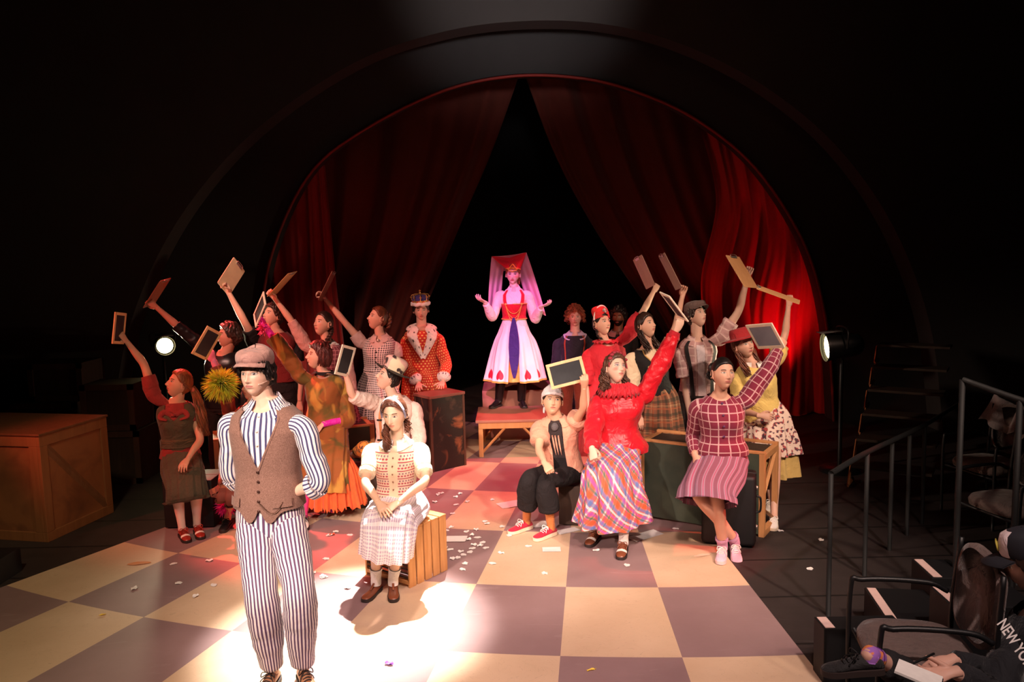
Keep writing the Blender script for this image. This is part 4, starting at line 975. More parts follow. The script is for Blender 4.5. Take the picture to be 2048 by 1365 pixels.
# ------------------------------------------------------------------ skins
SK=(.72,.44,.30)
SKIN1=face_skin('fair',SK)
S=lambda n,c=SK,**k: skin_mat('skin_'+n,c,**k)
LEATHER_BR=plain('brown_leather',(.22,.065,.03),.3); LEATHER_RED=plain('oxblood_leather',(.33,.03,.02),.3); LEATHER_TAN=plain('tan_leather',(.36,.17,.09),.4)
WHITEL=plain('white_leather',(.85,.78,.72),.35); SOLE=plain('dark_sole',(.03,.02,.018),.6); SOLEW=plain('cream_rubber',(.82,.68,.5),.6)
WHITEC=cloth('white_cotton',(.84,.80,.76),.06); CREAM=cloth('cream_knit',(.86,.72,.50),.08)
BLACKC=cloth('black_cotton',(.010,.009,.010),.3,9,.9,0.); LACEW=plain('white_lace',(.85,.80,.75),.7)
HB=lambda n,c: mat(n,lambda: mixc(cl((noise(26,4,scalev(coord(),1,1,.25))-.4)*3),tuple(q*.55 for q in c),tuple(min(1,q*1.5) for q in c)),.42,spec=.5)
HBLACK=HB('black_hair',(.012,.008,.007)); HDK=HB('dark_brown_hair',(.035,.015,.010)); HBR=HB('brown_hair',(.09,.035,.018)); HAUB=HB('auburn_hair',(.16,.045,.02)); HRED=HB('ginger_hair',(.36,.11,.05)); HLONG=HB('copper_brown_hair',(.22,.07,.025))
def flatcap(P,mt,tilt=0,name='flat_cap'):
    m=M(); n=48; th=np.linspace(0,2*PI,n,endpoint=False); G=[]
    for k,z,r,yo in((0,.048,1.02,0),(.25,.064,1.10,0),(.5,.084,1.15,.004),(.72,.114,1.09,.006),(.88,.133,.84,.004),(.96,.143,.45,0),(1,.146,.03,.0)):
        G.append([P.H((math.sin(a)*.080*r,math.cos(a)*.100*r*(1.10 if math.cos(a)>0 else 1.0)+yo,z+(.004-.016*k)*math.cos(a)-(.012 if math.cos(a)<0 else 0)*(1-k)+.0035*math.sin(5*a+k*4)*(k>.1))) for a in th])
    G=np.array(G); G=np.stack([crs(G[:,j],24) for j in range(n)],1)
    uv=[[(j*.02,i*.02) for j in range(n+1)] for i in range(24)]; m.grid(G,True,uv)
    c=piece(P,name,m,mt)
    m=M(); th=np.linspace(-1.25,1.25,36); G=[]
    for q,dz in((-.3,.012),(0,.010),(.5,.010),(.95,.004),(1,.0),(.95,-.003),(.5,.002),(0,.002)):
        G.append([P.H((math.sin(a)*(.081+.008*max(q,0)),math.cos(a)*.106+q*.052*max(math.cos(a),0)**.6,.056+dz-.006*q-.014*abs(math.sin(a))**2*max(q,0))) for a in th])
    m.grid(np.array(G)); piece(P,'cap_brim',m,mt,parent=c); return c
def buttons(P,parent,mt,ts,th=0.,off=.02,r=.007,name='button'):
    for t in ts:
        c=torso_pt(P,t,th,off); m=M(); f=P.fwd; m.tube([c,c+f*.004],[r,r*.8],12,3); piece(P,name,m,mt,parent=parent)
BTN=plain('dark_button',(.05,.02,.015),.25); BTNW=plain('pearl_button',(.8,.72,.62),.25)
# ================================================================== man in the flat cap (front left)
P=human('person standing in front in brown tweed waistcoat, striped shirt and trousers and flat cap',4.2,
 dict(hc=(513,748),nk=(533,812,.02),pv=(541,1035),sL=(604,850,-.06),sR=(462,848,.04),eL=(640,962,1),wL=(575,992,1),eR=(462,945,1),wR=(520,985,1),kL=(598,1188,-1),kR=(522,1188,-1),aL=(606,1333,'g'),aR=(545,1338,'g')),
 sex='m',s=1.,fy=-24,head=(-30,4,1),hs=1.,w=1.0,lw=.98,hands=('relax','relax'),hdir=((-1,.1,-.15),(1,.1,-.2)),hnrm=((0,1,0),(0,1,0)),vox=.0048,
 skin=S('leading_man',(.74,.47,.34),lip=(.50,.17,.15),brow=(.012,.007,.006),gaze=(-.2,.1),iris=(.03,.015,.01),open_=.9))
STR=mat('navy_white_stripe',lambda: stripesf((.84,.76,.74),(.045,.045,.13),46,.42),.8,sheen=.1,bump=(lambda:noise(24,4),.4,.01))
STRL=mat('navy_white_stripe_wide',lambda: stripesf((.84,.76,.74),(.045,.045,.13),52,.50,(.30,.06,.08)),.8,sheen=.1,bump=(lambda:noise(20,5),.5,.014))
TWEED=mat('brown_tweed',lambda: mixc(cl((noise(240,2)-.35)*2.5),(.16,.085,.06),mixc(noise(4,2),(.37,.20,.16),(.27,.165,.13))),.9,sheen=.2,bump=(lambda:noise(260,2),.4,.002))
t_=top(P,'striped_shirt',STR,.15,1.02,.016,(1.22,1.22),(.012,.020,.026,.028,.024),.003,2,sdisp=.09)
for Sd in 'LR':
    m=M(); limb(P,m,[getattr(P,'s'+Sd),getattr(P,'e'+Sd),getattr(P,'w'+Sd)],ARM_R,1.10,1.26,(.030,.034),28,8,.05,4); piece(P,'rolled_cuff',m,STR,parent=t_)
collar(P,'shirt_collar',STR,.04,.012,.42,1.03,.022,.035)
trousers(P,'striped_trousers',STRL,(.012,.018,.026,.028,.032,.036,.026),1.93,.36,.05,5,to=.014)
vt=lambda th: np.where(np.abs(th)<.62,.50+np.abs(th)*.80,1.00)-.02*np.exp(-((np.abs(th)-.75)/.12)**2)
vb=lambda th: .12-.10*np.exp(-((np.abs(th)-.24)/.24)**2)+.05*np.exp(-(th/.08)**2)
m=M(); torso_grid(P,m,vb,vt,.030,n=160,K=60,disp=.003,seed=4,freq=4); v_=piece(P,'waistcoat',m,TWEED)
m=M(); torso_grid(P,m,lambda th:vt(th)-.045,lambda th:vt(th)-.002,.0335,-.62,.62,60,5,False); piece(P,'lapel_edge',m,TWEED,parent=v_)
buttons(P,v_,BTN,(.47,.385,.30,.215,.13),.0,.036,.008)
for a in(-.85,.62):
    m=M(); torso_grid(P,m,lambda th:.155+.02*th*0,lambda th:.235+0*th,.040,a-.30,a+.30,14,5,False); piece(P,'pocket_flap',m,TWEED,parent=v_)
m=M(); th=np.linspace(.02,.62,16); m.tube(torso_pt(P,.205-.09*np.sin((th-.02)/.6*PI),th,.043),[.0022]*16,6); piece(P,'watch_chain',m,plain('dark_chain',(.12,.06,.04),.4,metal=.6),parent=v_)
buttons(P,t_,BTNW,(.94,.82,.70),.0,.022,.006)
h_=hair_cap(P,None,.016,(.070,-.040,-.080),.4,22,3,lump=.5,ret=True)
rg=np.random.default_rng(5)
for i in range(46):
    a=rg.uniform(-1.5,1.5); y0=.088*math.cos(a); x0=.070*math.sin(a); locks(P,h_,[(x0*.95,y0*.9,.078),(x0*1.12,y0*1.15+.006,.072),(x0*1.16+rg.uniform(-.01,.01),y0*1.16+.006,.050-.030*abs(math.sin(a))**2*2+rg.uniform(-.008,.01))],4,.006,.0045,.005,1.4,i,K=12)
for i in range(40):
    a=rg.uniform(1.3,5.0); x0=.078*math.sin(a); y0=.095*math.cos(a); locks(P,h_,[(x0,y0,.06),(x0*1.12,y0*1.12,.02),(x0*1.1,y0*1.1,-.025-.035*(math.cos(a)<0))],3,.008,.005,.006,1.6,100+i,K=12)
piece(P,'hair',h_,HBLACK)
flatcap(P,cloth('mauve_tweed',(.36,.20,.17),.15,60))
m=M(); m.tube([P.H((-.072,.0,-.035)),P.H((-.062,.045,-.045)),P.H((-.050,.064,-.05))],[.0012]*3,6,12); m.ball(P.H((-.049,.066,-.051)),.003,8); piece(P,'headset_microphone',m,plain('beige_plastic',(.8,.6,.5),.4))
shoe(P,'L','oxford',(628,1400),dict(upper=LEATHER_TAN,sole=SOLE,lace=SOLE)); shoe(P,'R','oxford',(520,1400),dict(upper=LEATHER_TAN,sole=SOLE,lace=SOLE))
# ================================================================== seated girl in fair isle vest
P=human('person seated on the slatted crate in cream knit top, headband and pale gingham skirt',5.5,
 dict(hc=(789,828,-.06),nk=(793,884,.01),pv=(794,1030,.02),sL=(840,902,-.02),sR=(745,904,-.0),eL=(850,962,-1),wL=(797,1006,-1),eR=(731,965,-1),wR=(757,1006,-1),kL=(802,1052,-1),kR=(752,1050,-1),aL=(786,1160,'g'),aR=(752,1160,'g')),
 sex='f',s=.97,fy=-12,head=(-22,-8,2),hands=('relax','flat'),hdir=((-.8,-.6,-.35),(.55,-.8,-.4)),hnrm=((0,-.5,1),(0,-.5,1)),bust=.032,
 skin=S('headband_girl',(.76,.49,.34),lip=(.52,.16,.12),brow=(.06,.03,.02),gaze=(-.2,-.3),iris=(.04,.02,.01),open_=.85))
def fairisle():
    x,y,z=xyz(uvv()); f=fr(y*17); b=fr(x*42)
    q=mixc(cl((.07-ab(f-.08))*30),(.86,.66,.50),(.42,.035,.07)); 
    q=mixc(cl((.16-ab(f-.42)-ab(b-.5)*.30)*20),q,(.50,.07,.10)); q=mixc((ab(f-.75)<.10)*(b>.55),q,(.30,.16,.22)); 
    return mixc(cl((.028-ab(x))*400),q,(.86,.70,.48))
FI=mat('fair_isle_knit',fairisle,.9,sheen=.2,bump=(lambda:noise(160,2),.3,.003))
t_=top(P,'knit_top',CREAM,.10,1.03,.015,(.72,.72),(.018,.024,.022,.018),.003,7,sdisp=.03)
for Sd in 'LR':
    m=M(); limb(P,m,[getattr(P,'s'+Sd),getattr(P,'e'+Sd),getattr(P,'w'+Sd)],ARM_R,.60,.76,(.024,.021),26,6,.0,4); piece(P,'knit_cuff',m,CREAM,parent=t_)
m=M(); torso_grid(P,m,.22,lambda th:.90+0*th,.019,-1.15,1.15,60,30,False); torso_grid(P,m,.22,.80,.019,PI-1.2,PI+1.2,30,10,False); piece(P,'fair_isle_panel',m,FI,parent=t_)
m=M(); torso_grid(P,m,.04,.22,.014,n=48,K=8,disp=.002); piece(P,'knit_waistband',m,CREAM,parent=t_)
buttons(P,t_,plain('brown_button',(.28,.13,.07),.3),(.84,.74,.63,.52,.41,.30,.19),0.,.026,.006)
collar(P,'lace_collar',WHITEC,.04,.012,.12,1.02,.034,.03)
GING=mat('pale_gingham',lambda: ginghamf((.86,.80,.80),(.66,.56,.66),(.46,.38,.52),52),.85,sheen=.1,bump=(lambda:noise(9,4),.5,.02))
pth=seated_path(P,.21,1.0); pth[1]=(pth[1][0]+V(.02,0,0),.215,.16,None); pth[2]=(pth[2][0],.21,.115,None); pth[3]=(pth[3][0],.185,.10,None); pth[4]=(pth[4][0],.175,.11,None); pth[5]=(pth[5][0]-V(.01,0,0),.175,.12,None); skirt(P,'gingham_skirt',GING,pth,13,.06,150,50,5,U=1.4)
h_=hair_cap(P,None,.012,(.070,.010,-.10),.25,34,3,ret=True)
locks(P,h_,[(.055,-.04,-.03),(.070,-.015,-.085),(.070,.035,-.135),(.060,.055,-.20),(.070,.055,-.255)],60,.024,.0042,.010,3.,1)
locks(P,h_,[(-.05,-.06,-.03),(-.06,-.06,-.10),(-.062,-.055,-.16)],30,.022,.0042,.010,3.,2)
for s_ in(-1,1): locks(P,h_,[(s_*.010,.070,.096),(s_*.055,.060,.070),(s_*.074,.01,.02),(s_*.070,-.02,-.04)],30,.010,.004,.003,2,5+s_)
piece(P,'hair',h_,HB('chestnut_hair',(.15,.05,.025)))
m=M(); G=[]
for k in(0,.25,.5,.75,1):
    G.append([P.H((math.sin(a)*(.087+.002*math.sin(k*PI)),.035+k*.032-.05*(1-math.cos(a))*.55,math.cos(a)*(.135-.004*k)+0.0)) for a in np.linspace(-1.75,1.75,50)])
m.grid(np.array(G)); 
HBND=mat('tie_dye_headband',lambda: mixc(cl((noise(18,3)-.42)*4),(.35,.42,.66),(.85,.78,.82)),.8); piece(P,'headband',m,HBND)
MJ=dict(upper=LEATHER_BR,sole=SOLE,strap=LEATHER_BR)
for Sd,t in(('L',(787,1194)),('R',(739,1190))): shoe(P,Sd,'mary',t,MJ,sock=(WHITEC,.22))
# ================================================================== far left girl in olive dress
P=human('person with long copper hair seated in olive pinafore and red blouse, far left',6.75,
 dict(hc=(358,768),nk=(352,805),pv=(362,925),sR=(312,800,-.02),sL=(388,822,.02),eR=(287,728,1),wR=(253,683,-1),eL=(400,880,-1),wL=(376,918,-1),kR=(352,975,-1),kL=(392,978,-1),aR=(364,1055,'g'),aL=(394,1048,'g')),
 sex='f',s=.97,fy=-12,head=(-72,22,0),hands=('relax','grip'),hnrm=((0,-.8,.6),(.9,-.2,.2)),
 skin=S('copper_haired_girl',(.62,.34,.24),lip=(.42,.08,.08),brow=(.08,.03,.02),stock=(.80,.62,.55),blush=.3))
OLIVE=cloth('olive_wool',(.075,.062,.038),.25,8); REDB=cloth('dark_red_blouse',(.24,.025,.025),.25,12)
top(P,'red_blouse',REDB,.1,1.0,.010,(.42,.62),(.016,.028,.026),.003,9,sdisp=.09)
vt=lambda th: np.where(np.abs(th)<.7,.74+np.abs(th)*.35,.98)
m=M(); torso_grid(P,m,.28,vt,.020,n=80,K=30,disp=.002); d_=piece(P,'pinafore_bodice',m,OLIVE)
m=M(); torso_grid(P,m,.36,.42,.025,n=60,K=4); piece(P,'waist_sash',m,cloth('olive_sash',(.11,.075,.04)),parent=d_)
m=M()
for s_ in(-1,1): m.tube([torso_pt(P,.82,s_*.06,.02),torso_pt(P,.88,s_*.40,.034),torso_pt(P,.80,s_*.62,.030),torso_pt(P,.76,s_*.25,.03)],[.018,.026,.022,.012],10,16,flat=.5)
m.ball(torso_pt(P,.83,0,.03),.014,10); piece(P,'neck_bow',m,REDB)
m=M(); th=np.linspace(-1.,1.,20); m.tube(torso_pt(P,1.0-.05*np.cos(th),th,.004),[.002]*20,6); piece(P,'necklace',m,STEEL)
skirt(P,'pinafore_skirt',OLIVE,[(a,b*(.86 if i else 1.25),c*(.9 if i else 1.25),d) for i,(a,b,c,d) in enumerate(seated_path(P,.08,.9))],13,.07,130,46,6)
h_=hair_cap(P,None,.013,(.066,.006,-.10),.3,30,3,ret=True)
c_=P.H((-.03,-.10,.0)); locks(P,h_,[c_,c_+V(.04,.0,-.09),c_+V(.07,-.03,-.20),c_+V(.09,-.05,-.32),c_+V(.10,-.06,-.42)],120,.042,.0046,.008,2.,1,head=False)
locks(P,h_,[(-.07,.02,.03),(-.086,-.03,.0),(-.06,-.10,-.02)],22,.010,.004,.002,2,8)
piece(P,'hair',h_,HLONG)
m=M(); m.ball(P.H((-.055,-.105,-.02)),(.02,.02,.02),10); piece(P,'hair_tie',m,plain('coral_tie',(.6,.14,.10)))
SAD=dict(upper=LEATHER_RED,sole=SOLE,lace=LEATHER_RED,tip=WHITEL)
shoe(P,'R','oxford',(376,1082),SAD); shoe(P,'L','oxford',(401,1072),SAD)
# ================================================================== person in black jacket, raised brown clipboard
P=human('person in black jacket with dark hair reaching up and left with a brown clipboard',7.7,
 dict(hc=(457,672),nk=(448,708),pv=(445,850),sR=(412,700,-.03),eR=(358,655,1),wR=(313,615,-1),sL=(478,722,.05)),
 sex='m',s=.93,fy=-25,head=(-78,12,0),hands=('relax','grip'),hnrm=(None,(.3,-.8,.5)),skin=S('black_jacket_performer',(.50,.27,.19),lip=(.3,.08,.07),brow=(.01,.01,.01)))
top(P,'black_jacket',plain('black_leather',(.010,.010,.012),.32),-.05,1.03,.024,(1.9,1.12),(.022,.030,.024,.020),.004,11,sdisp=.10)
trousers(P,'black_trousers',BLACKC)
h_=hair_cap(P,None,.024,(.060,-.02,-.085),.4,18,6,lump=.8,ret=True); piece(P,'hair',h_,HDK)
MB_=dict(upper=BLK,sole=SOLE,lace=BLK); shoe(P,'L','oxford',None,MB_,yaw=-20); shoe(P,'R','oxford',None,MB_,yaw=-30)
# ================================================================== pink-gloved performer hidden behind the man
P=human('person mostly hidden behind the flat-capped man, pink glove with yellow feather cuff raised',6.7,
 dict(hc=(508,775,.1),nk=(500,815),pv=(485,935),sR=(462,830,.1),sL=(530,835,.05),eR=(448,776,-1),wR=(427,722,-1),kR=(470,960,-1),kL=(520,960,-1),aR=(455,1035,'g'),aL=(520,1040,'g')),
 sex='f',s=.93,fy=-10,head=(-60,15,0),hands=('relax','grip'),hnrm=(None,(.4,-.9,.2)),skin=S('pink_gloved_performer',(.62,.34,.24)))
BRT=mat('brown_red_patchwork',lambda: windowf((.16,.045,.03),(.30,.10,.05),9,.10),.8)
top(P,'patchwork_top',BRT,.0,1.02,.018,(.95,1.8),(.022,.034,.028),.004,12,sdisp=.1)
skirt(P,'dark_skirt',BRT,seated_path(P,.10,1.0),12,.1,110,36,6)
PINKG=plain('pink_glove_knit',(.80,.22,.38),.8,sheen=.3); MAG=cloth('magenta_satin',(.72,.02,.42),.2,8,.4)
def glove(P,Sd,f0,mt,pose,nr=None,name='glove',off=.004,hd=None):
    m=M(); limb(P,m,[getattr(P,'s'+Sd),getattr(P,'e'+Sd),getattr(P,'w'+Sd)],ARM_R,f0,2.05,off,20,24,.05,3)
    W=getattr(P,'w'+Sd); X,N,T=getattr(P,'hf'+Sd); h=M(); hand_into(h,W,X,N,Sd,pose,.95*P.s*(.93 if P.sex=='f' else 1))
    v=h.verts(); c=W+X*.06; 
    n0=M(); n0.add(v,h.f); bm=bmesh.new(); me=mkmesh('t',v,h.f); bm.from_mesh(me); bm.normal_update(); nn=np.array([x.normal[:] for x in bm.verts]); bm.free(); bpy.data.meshes.remove(me)
    m.add(v+nn*.0028,h.f); return piece(P,name,m,mt)
glove(P,'R',1.1,PINKG,'grip')
def fluff(P,c,R,mt,n=700,seed=0,name='feather_cuff',down=0.3,w=.0016,parent=None,ax=None,flat=.0):
    rg=np.random.default_rng(seed); m=M()
    for i in range(n):
        d=unit(rg.normal(size=3)+V(0,0,-down)*0); 
        if ax is not None: d=unit(d-ax*(d@ax)*flat)
        r=R*rg.uniform(.55,1.12); q=unit(np.cross(d,rg.normal(size=3))); b=c+d*R*.12
        p1=b+d*r*.55+q*r*.08; p2=b+d*r*.9+q*r*.2+V(0,0,-down*r*.35)
        s_=np.cross(d,q)*w*3.2
        m.add(np.array([b-s_,b+s_,p1+s_*.8,p1-s_*.8,p2]),[(0,1,2,3),(3,2,4)])
    return piece(P,name,m,mt,parent=parent)
YF=mat('yellow_green_feather',lambda: mixc(noise(11,2),(.38,.60,.03),(.85,.78,.05)),.8,sheen=.3)
fluff(P,at(443,768,6.62),.155,YF,1500,4)
fluff(P,at(452,1012,6.6),.10,mat('magenta_tulle',(.75,.02,.30),.7),500,6,'tulle_pompom')
shoe(P,'R','oxford',(450,1055),MB_); shoe(P,'L','oxford',(515,1058),MB_)
# ================================================================== boy in black T-shirt, pale clipboard
P=human('person in black T-shirt and dark red scarf raising the pale clipboard highest on the left',8.0,
 dict(hc=(545,632),nk=(552,668),pv=(562,830),sR=(512,690,-.02),eR=(488,642,-1),wR=(458,587,-1),sL=(590,700,.03)),
 sex='m',s=1.,fy=-20,head=(-52,24,0),hands=('relax','grip'),hnrm=(None,(-.2,.9,.6)),skin=S('clipboard_boy',(.66,.38,.27),lip=(.4,.12,.1),brow=(.02,.01,.01)))
top(P,'black_t_shirt',BLACKC,-.05,1.03,.014,(.42,.62),(.018,.030,.030),.003,13,sdisp=.06)
m=M(); torso_grid(P,m,.1,1.03,.022,n=60,K=24,disp=.006,seed=3); piece(P,'red_waistcoat',m,cloth('dark_red_weave',(.16,.012,.012)))
trousers(P,'black_trousers',BLACKC); piece(P,'hair',hair_cap(P,None,.020,(.060,-.015,-.085),.4,20,9,lump=.7,ret=True),HDK)
shoe(P,'L','oxford',None,MB_,yaw=-10); shoe(P,'R','oxford',None,MB_,yaw=-30)
# ================================================================== braided girl, tan clipboard
P=human('person with a dark side braid in pale blouse and plaid vest raising a tan clipboard',7.85,
 dict(hc=(646,648),nk=(655,690),pv=(668,830),sR=(622,705,-.02),eR=(583,643,1),wR=(550,598,-1),sL=(690,708,.02),eL=(702,775,1),wL=(700,820,-1)),
 sex='f',s=1.,fy=-20,head=(-48,18,0),hands=('relax','grip'),hnrm=(None,(-.3,.9,.5)),skin=S('braided_girl',(.72,.44,.32),lip=(.48,.12,.12),brow=(.03,.015,.01),gaze=(-.5,.6),blush=.25))
BLOU=cloth('pale_pink_blouse',(.58,.36,.32),.12); PLV=mat('plum_plaid',lambda: windowf((.16,.045,.06),(.45,.22,.24),26,.09),.85)
top(P,'pale_blouse',BLOU,.0,1.03,.014,(1.72,1.0),(.016,.030,.028,.018),.003,15,sdisp=.07)
m=M(); torso_grid(P,m,.0,lambda th: np.where(np.abs(th)<.6,.70+np.abs(th)*.5,1.0),.024,n=80,K=30); piece(P,'plaid_vest',m,PLV)
collar(P,'blouse_collar',WHITEC,.035,.012,.3,1.02,.025,.02)
skirt(P,'dark_plaid_skirt',PLV,standing_path(P,.5,.28,.24),14,.09,110,30,3)
h_=hair_cap(P,None,.011,(.068,.006,-.10),.2,34,3,ret=True); braid(P,h_,[(-.045,-.075,-.03),(-.075,-.06,-.08),(-.085,-.02,-.15),(-.080,.02,-.24)],.019); piece(P,'hair',h_,HDK)
shoe(P,'L','mary',None,MJ,yaw=-10); shoe(P,'R','mary',None,MJ,yaw=-25)
# ================================================================== girl in gingham dress, dark clipboard
P=human('person with auburn bun in black and white checked dress raising a dark clipboard',8.2,
 dict(hc=(755,637),nk=(760,675),pv=(752,815),sR=(728,690,-.02),eR=(688,643,1),wR=(650,598,-1),sL=(790,695,.02),eL=(797,748,1),wL=(790,800,1)),
 sex='f',s=1.,fy=-12,head=(-66,20,0),hands=('relax','grip'),hnrm=(None,(.6,.6,.4)),skin=S('checked_dress_girl',(.70,.41,.30),lip=(.45,.10,.10),brow=(.08,.03,.02)),bust=.035)
CHK=mat('black_white_check',lambda: ginghamf((.80,.66,.62),(.34,.24,.24),(.045,.03,.035),46),.85,bump=(lambda:noise(12,3),.4,.01))
top(P,'white_blouse',cloth('pale_rose_cotton',(.66,.46,.42),.08),.2,1.02,.012,(.35,.42),(.02,.03,.028),.003,16,sdisp=.05)
m=M(); torso_grid(P,m,.36,lambda th: np.where(np.abs(th)<.75,.80+np.abs(th)*.22,.98),.022,n=80,K=30); d_=piece(P,'checked_bodice',m,CHK)
buttons(P,d_,BLK,(.74,.64,.54,.44),0.,.026,.009)
collar(P,'white_collar',cloth('pale_rose_cotton',(.66,.46,.42),.08),.045,.012,.25,1.02,.032,.03)
m=M(); m.ball(torso_pt(P,.95,.0,.02),(.02,.012,.02),10); piece(P,'brooch',m,STEEL)
skirt(P,'checked_skirt',CHK,standing_path(P,.62,.27,.23,.40),13,.10,120,36,4)
h_=hair_cap(P,None,.013,(.068,.010,-.09),.25,30,3,ret=True); rg=np.random.default_rng(3)
braid(P,h_,[( .0,-.10,.07),(-.035,-.115,.03),(-.05,-.115,-.02),(-.02,-.12,-.055),(.03,-.118,-.03),(.03,-.118,.03),(0,-.12,.06)],.020); h_.ball(P.H((0,-.11,.0)),(.045,.03,.05),12); piece(P,'hair',h_,HAUB)
shoe(P,'L','mary',None,MJ,yaw=-10); shoe(P,'R','mary',None,MJ,yaw=-25)
# ================================================================== orange costume
P=human('person with red-brown bob in orange and green tunic, magenta glove holding up a slate',7.15,
 dict(hc=(636,712),nk=(650,752),pv=(650,868),sR=(612,768,-.03),eR=(566,700,1),wR=(527,650,-1),sL=(686,775,.04),eL=(694,838,1),wL=(645,850,-1),kL=(672,920,-1),kR=(618,925,-1),aL=(656,985,'z',.20),aR=(608,1030,'g')),
 sex='f',s=.97,fy=-20,head=(-74,14,0),hands=('relax','grip'),hdir=((-.6,-.5,-.7),None),hnrm=((-.4,-.6,.5),(-.5,.7,.5)),bust=.015,w=1.06,
 skin=S('orange_tunic_performer',(.72,.43,.31),lip=(.45,.12,.10),brow=(.10,.03,.02),stock=(.70,.05,.22)))
TUN=mat('orange_green_patchwork',lambda: (lambda n: mixc(cl((n-.52)*14),mixc(cl((noise(3.5,3,None,.5,1.)-.5)*10),(.26,.08,.015),(.11,.075,.012)),mixc(noise(9,2),(.48,.13,.02),(.42,.32,.06))))(noise(4.2,2,scalev(coord(),1.6,1.6,.7),.4,.8)),.8,sheen=.2,bump=(lambda:noise(14,4),.5,.012))
top(P,'orange_tunic',TUN,-.12,1.03,.030,(1.35,1.55),(.030,.042,.055,.050),.010,17,sdisp=.11,freq=4)
m=M(); th=np.linspace(0,2*PI,60); m.grid(np.stack([torso_pt(P,1.04-.02*np.cos(th*6)*k,th,.012+.040*k)+V(0,0,.02-.015*k) for k in(0,.5,1)]),False); piece(P,'zigzag_collar',m,BLACKC)
sp=seated_path(P,.20,.9); skirt(P,'tunic_skirt',TUN,[(a,b*1.05,c,d) for a,b,c,d in sp],12,.07,110,34,6)
TULL=mat('orange_tulle',lambda: mixc(noise(16,3),(.62,.06,.02),(.80,.16,.03)),.8,sheen=.4)
K_=(P.kL+P.kR)/2; cc=V(K_[0]+.04,K_[1]-.02,0); skirt(P,'orange_tulle_frill',TULL,[(K_+V(.02,.1,-.02),.20,.15,None),(cc+V(0,.08,.36),.27,.17,None),(cc+V(0,.08,.13),.30,.20,None)],26,.10,200,24,4,ragged=.03)
glove(P,'R',1.25,MAG,'grip'); glove(P,'L',1.35,MAG,'relax')
fluff(P,P.wR+V(.0,.0,-.03),.07,mat('hot_pink_tulle',(.85,.10,.25),.7),260,8,'tulle_cuff')
h_=hair_cap(P,None,.022,(.056,-.012,-.105),.5,18,12,lump=.7,ret=True); rg=np.random.default_rng(9)
for i in range(70):
    a=rg.uniform(1.45,4.85); x0=.082*math.sin(a); y0=.10*math.cos(a); locks(P,h_,[(x0*.8,y0*.8,.09),(x0*1.15,y0*1.15,.04),(x0*1.22,y0*1.2,-.02),(x0*1.05,y0*1.1,-.085)],3,.010,.005,.006,1.5,i,K=14)
piece(P,'hair',h_,HB('red_brown_hair',(.12,.025,.02)))
SAD2=dict(upper=WHITEL,sole=SOLE,lace=BLK,tip=WHITEL)
shoe(P,'L','oxford',(664,1016),SAD2,pitch=-18); shoe(P,'R','oxford',(609,1050),SAD2)
fluff(P,at(668,1022,6.75)+V(0,0,.03),.045,mat('purple_tulle',(.42,.02,.55),.7),160,5,'toe_pompom')
# ================================================================== patterned bowler hat performer
P=human('person in patterned bowler hat, pale shirt and braces looking up at a slate',7.05,
 dict(hc=(776,755),nk=(790,798),pv=(785,925),sR=(752,808,-.02),eR=(706,792,-1),wR=(689,742,-1),sL=(828,815,.02),eL=(838,880,1),wL=(800,915,-1),kR=(735,898,-1),kL=(800,950,-1),aR=(712,903,1),aL=(790,1040,'g')),
 sex='f',s=.98,fy=-14,head=(-72,28,0),hands=('relax','grip'),hnrm=(None,(-.3,-.8,.5)),bust=.01,w=1.05,skin=S('bowler_performer',(.74,.45,.33),lip=(.5,.15,.13),brow=(.03,.02,.02),blush=.5))
PSH=cloth('pale_peach_shirt',(.76,.60,.52),.12,6)
top(P,'peach_shirt',PSH,.0,1.03,.024,(1.5,.98),(.022,.040,.042,.030),.006,18,sdisp=.12)
m=M()
for a in(-.5,.5): m.grid(np.stack([torso_pt(P,np.linspace(.0,.95,20),a+q,.034) for q in(-.09,.09)]),False)
piece(P,'braces',m,cloth('orange_braces',(.45,.20,.08)))
for t,a in((.72,-.5),(.40,-.55),(.74,.5)): 
    m=M(); c=torso_pt(P,t,a,.04); m.ball(c+P.latp*.012,(.013,.007,.010),8); m.ball(c-P.latp*.012,(.013,.007,.010),8); piece(P,'bow_clip',m,BLK)
trousers(P,'brown_trousers',mat('tiger_stripe',lambda: mixc(cl((noise(6,2,scalev(coord(),3,3,3),.5,2)-.5)*12),(.55,.20,.03),(.05,.03,.02)),.7),(.014,.016,.018,.014),1.85,.34,.05)
piece(P,'hair',hair_cap(P,None,.016,(.060,-.01,-.09),.3,22,9,lump=.5,ret=True),HBLACK)
m=M(); n=48; th=np.linspace(0,2*PI,n,endpoint=False); pr=[(.155,.060),(.158,.066),(.120,.068),(.096,.074),(.100,.11),(.106,.15),(.095,.182),(.06,.20),(.004,.205)]
HH=lambda r,z,a: P.H((math.sin(a)*r*.92,math.cos(a)*r*1.05-.018,z-.0*math.cos(a)))
G=np.array([[HH(r,z+(.012*math.cos(2*a) if r>.13 else 0),a) for a in th] for r,z in pr[:3]]); m.grid(G,True); b_=piece(P,'hat_brim',m,cloth('dark_olive_felt',(.05,.04,.028)))
m=M(); G=np.array([[HH(r,z,a) for a in th] for r,z in pr[2:]]); G=np.stack([crs(G[:,j],24) for j in range(n)],1); m.grid(G,True)
piece(P,'hat_crown',m,mat('patchwork_felt',lambda: mixc(cl((noise(13,1,None,.3)-.57)*30),mixc(cl((noise(7,1)-.5)*30),(.75,.62,.42),(.72,.42,.36)),(.05,.03,.03)),.85),parent=b_)
shoe(P,'R','boot',None,dict(upper=LEATHER_BR,sole=SOLE),yaw=-70,pitch=10); shoe(P,'L','boot',(785,1060),dict(upper=BLK,sole=SOLE))
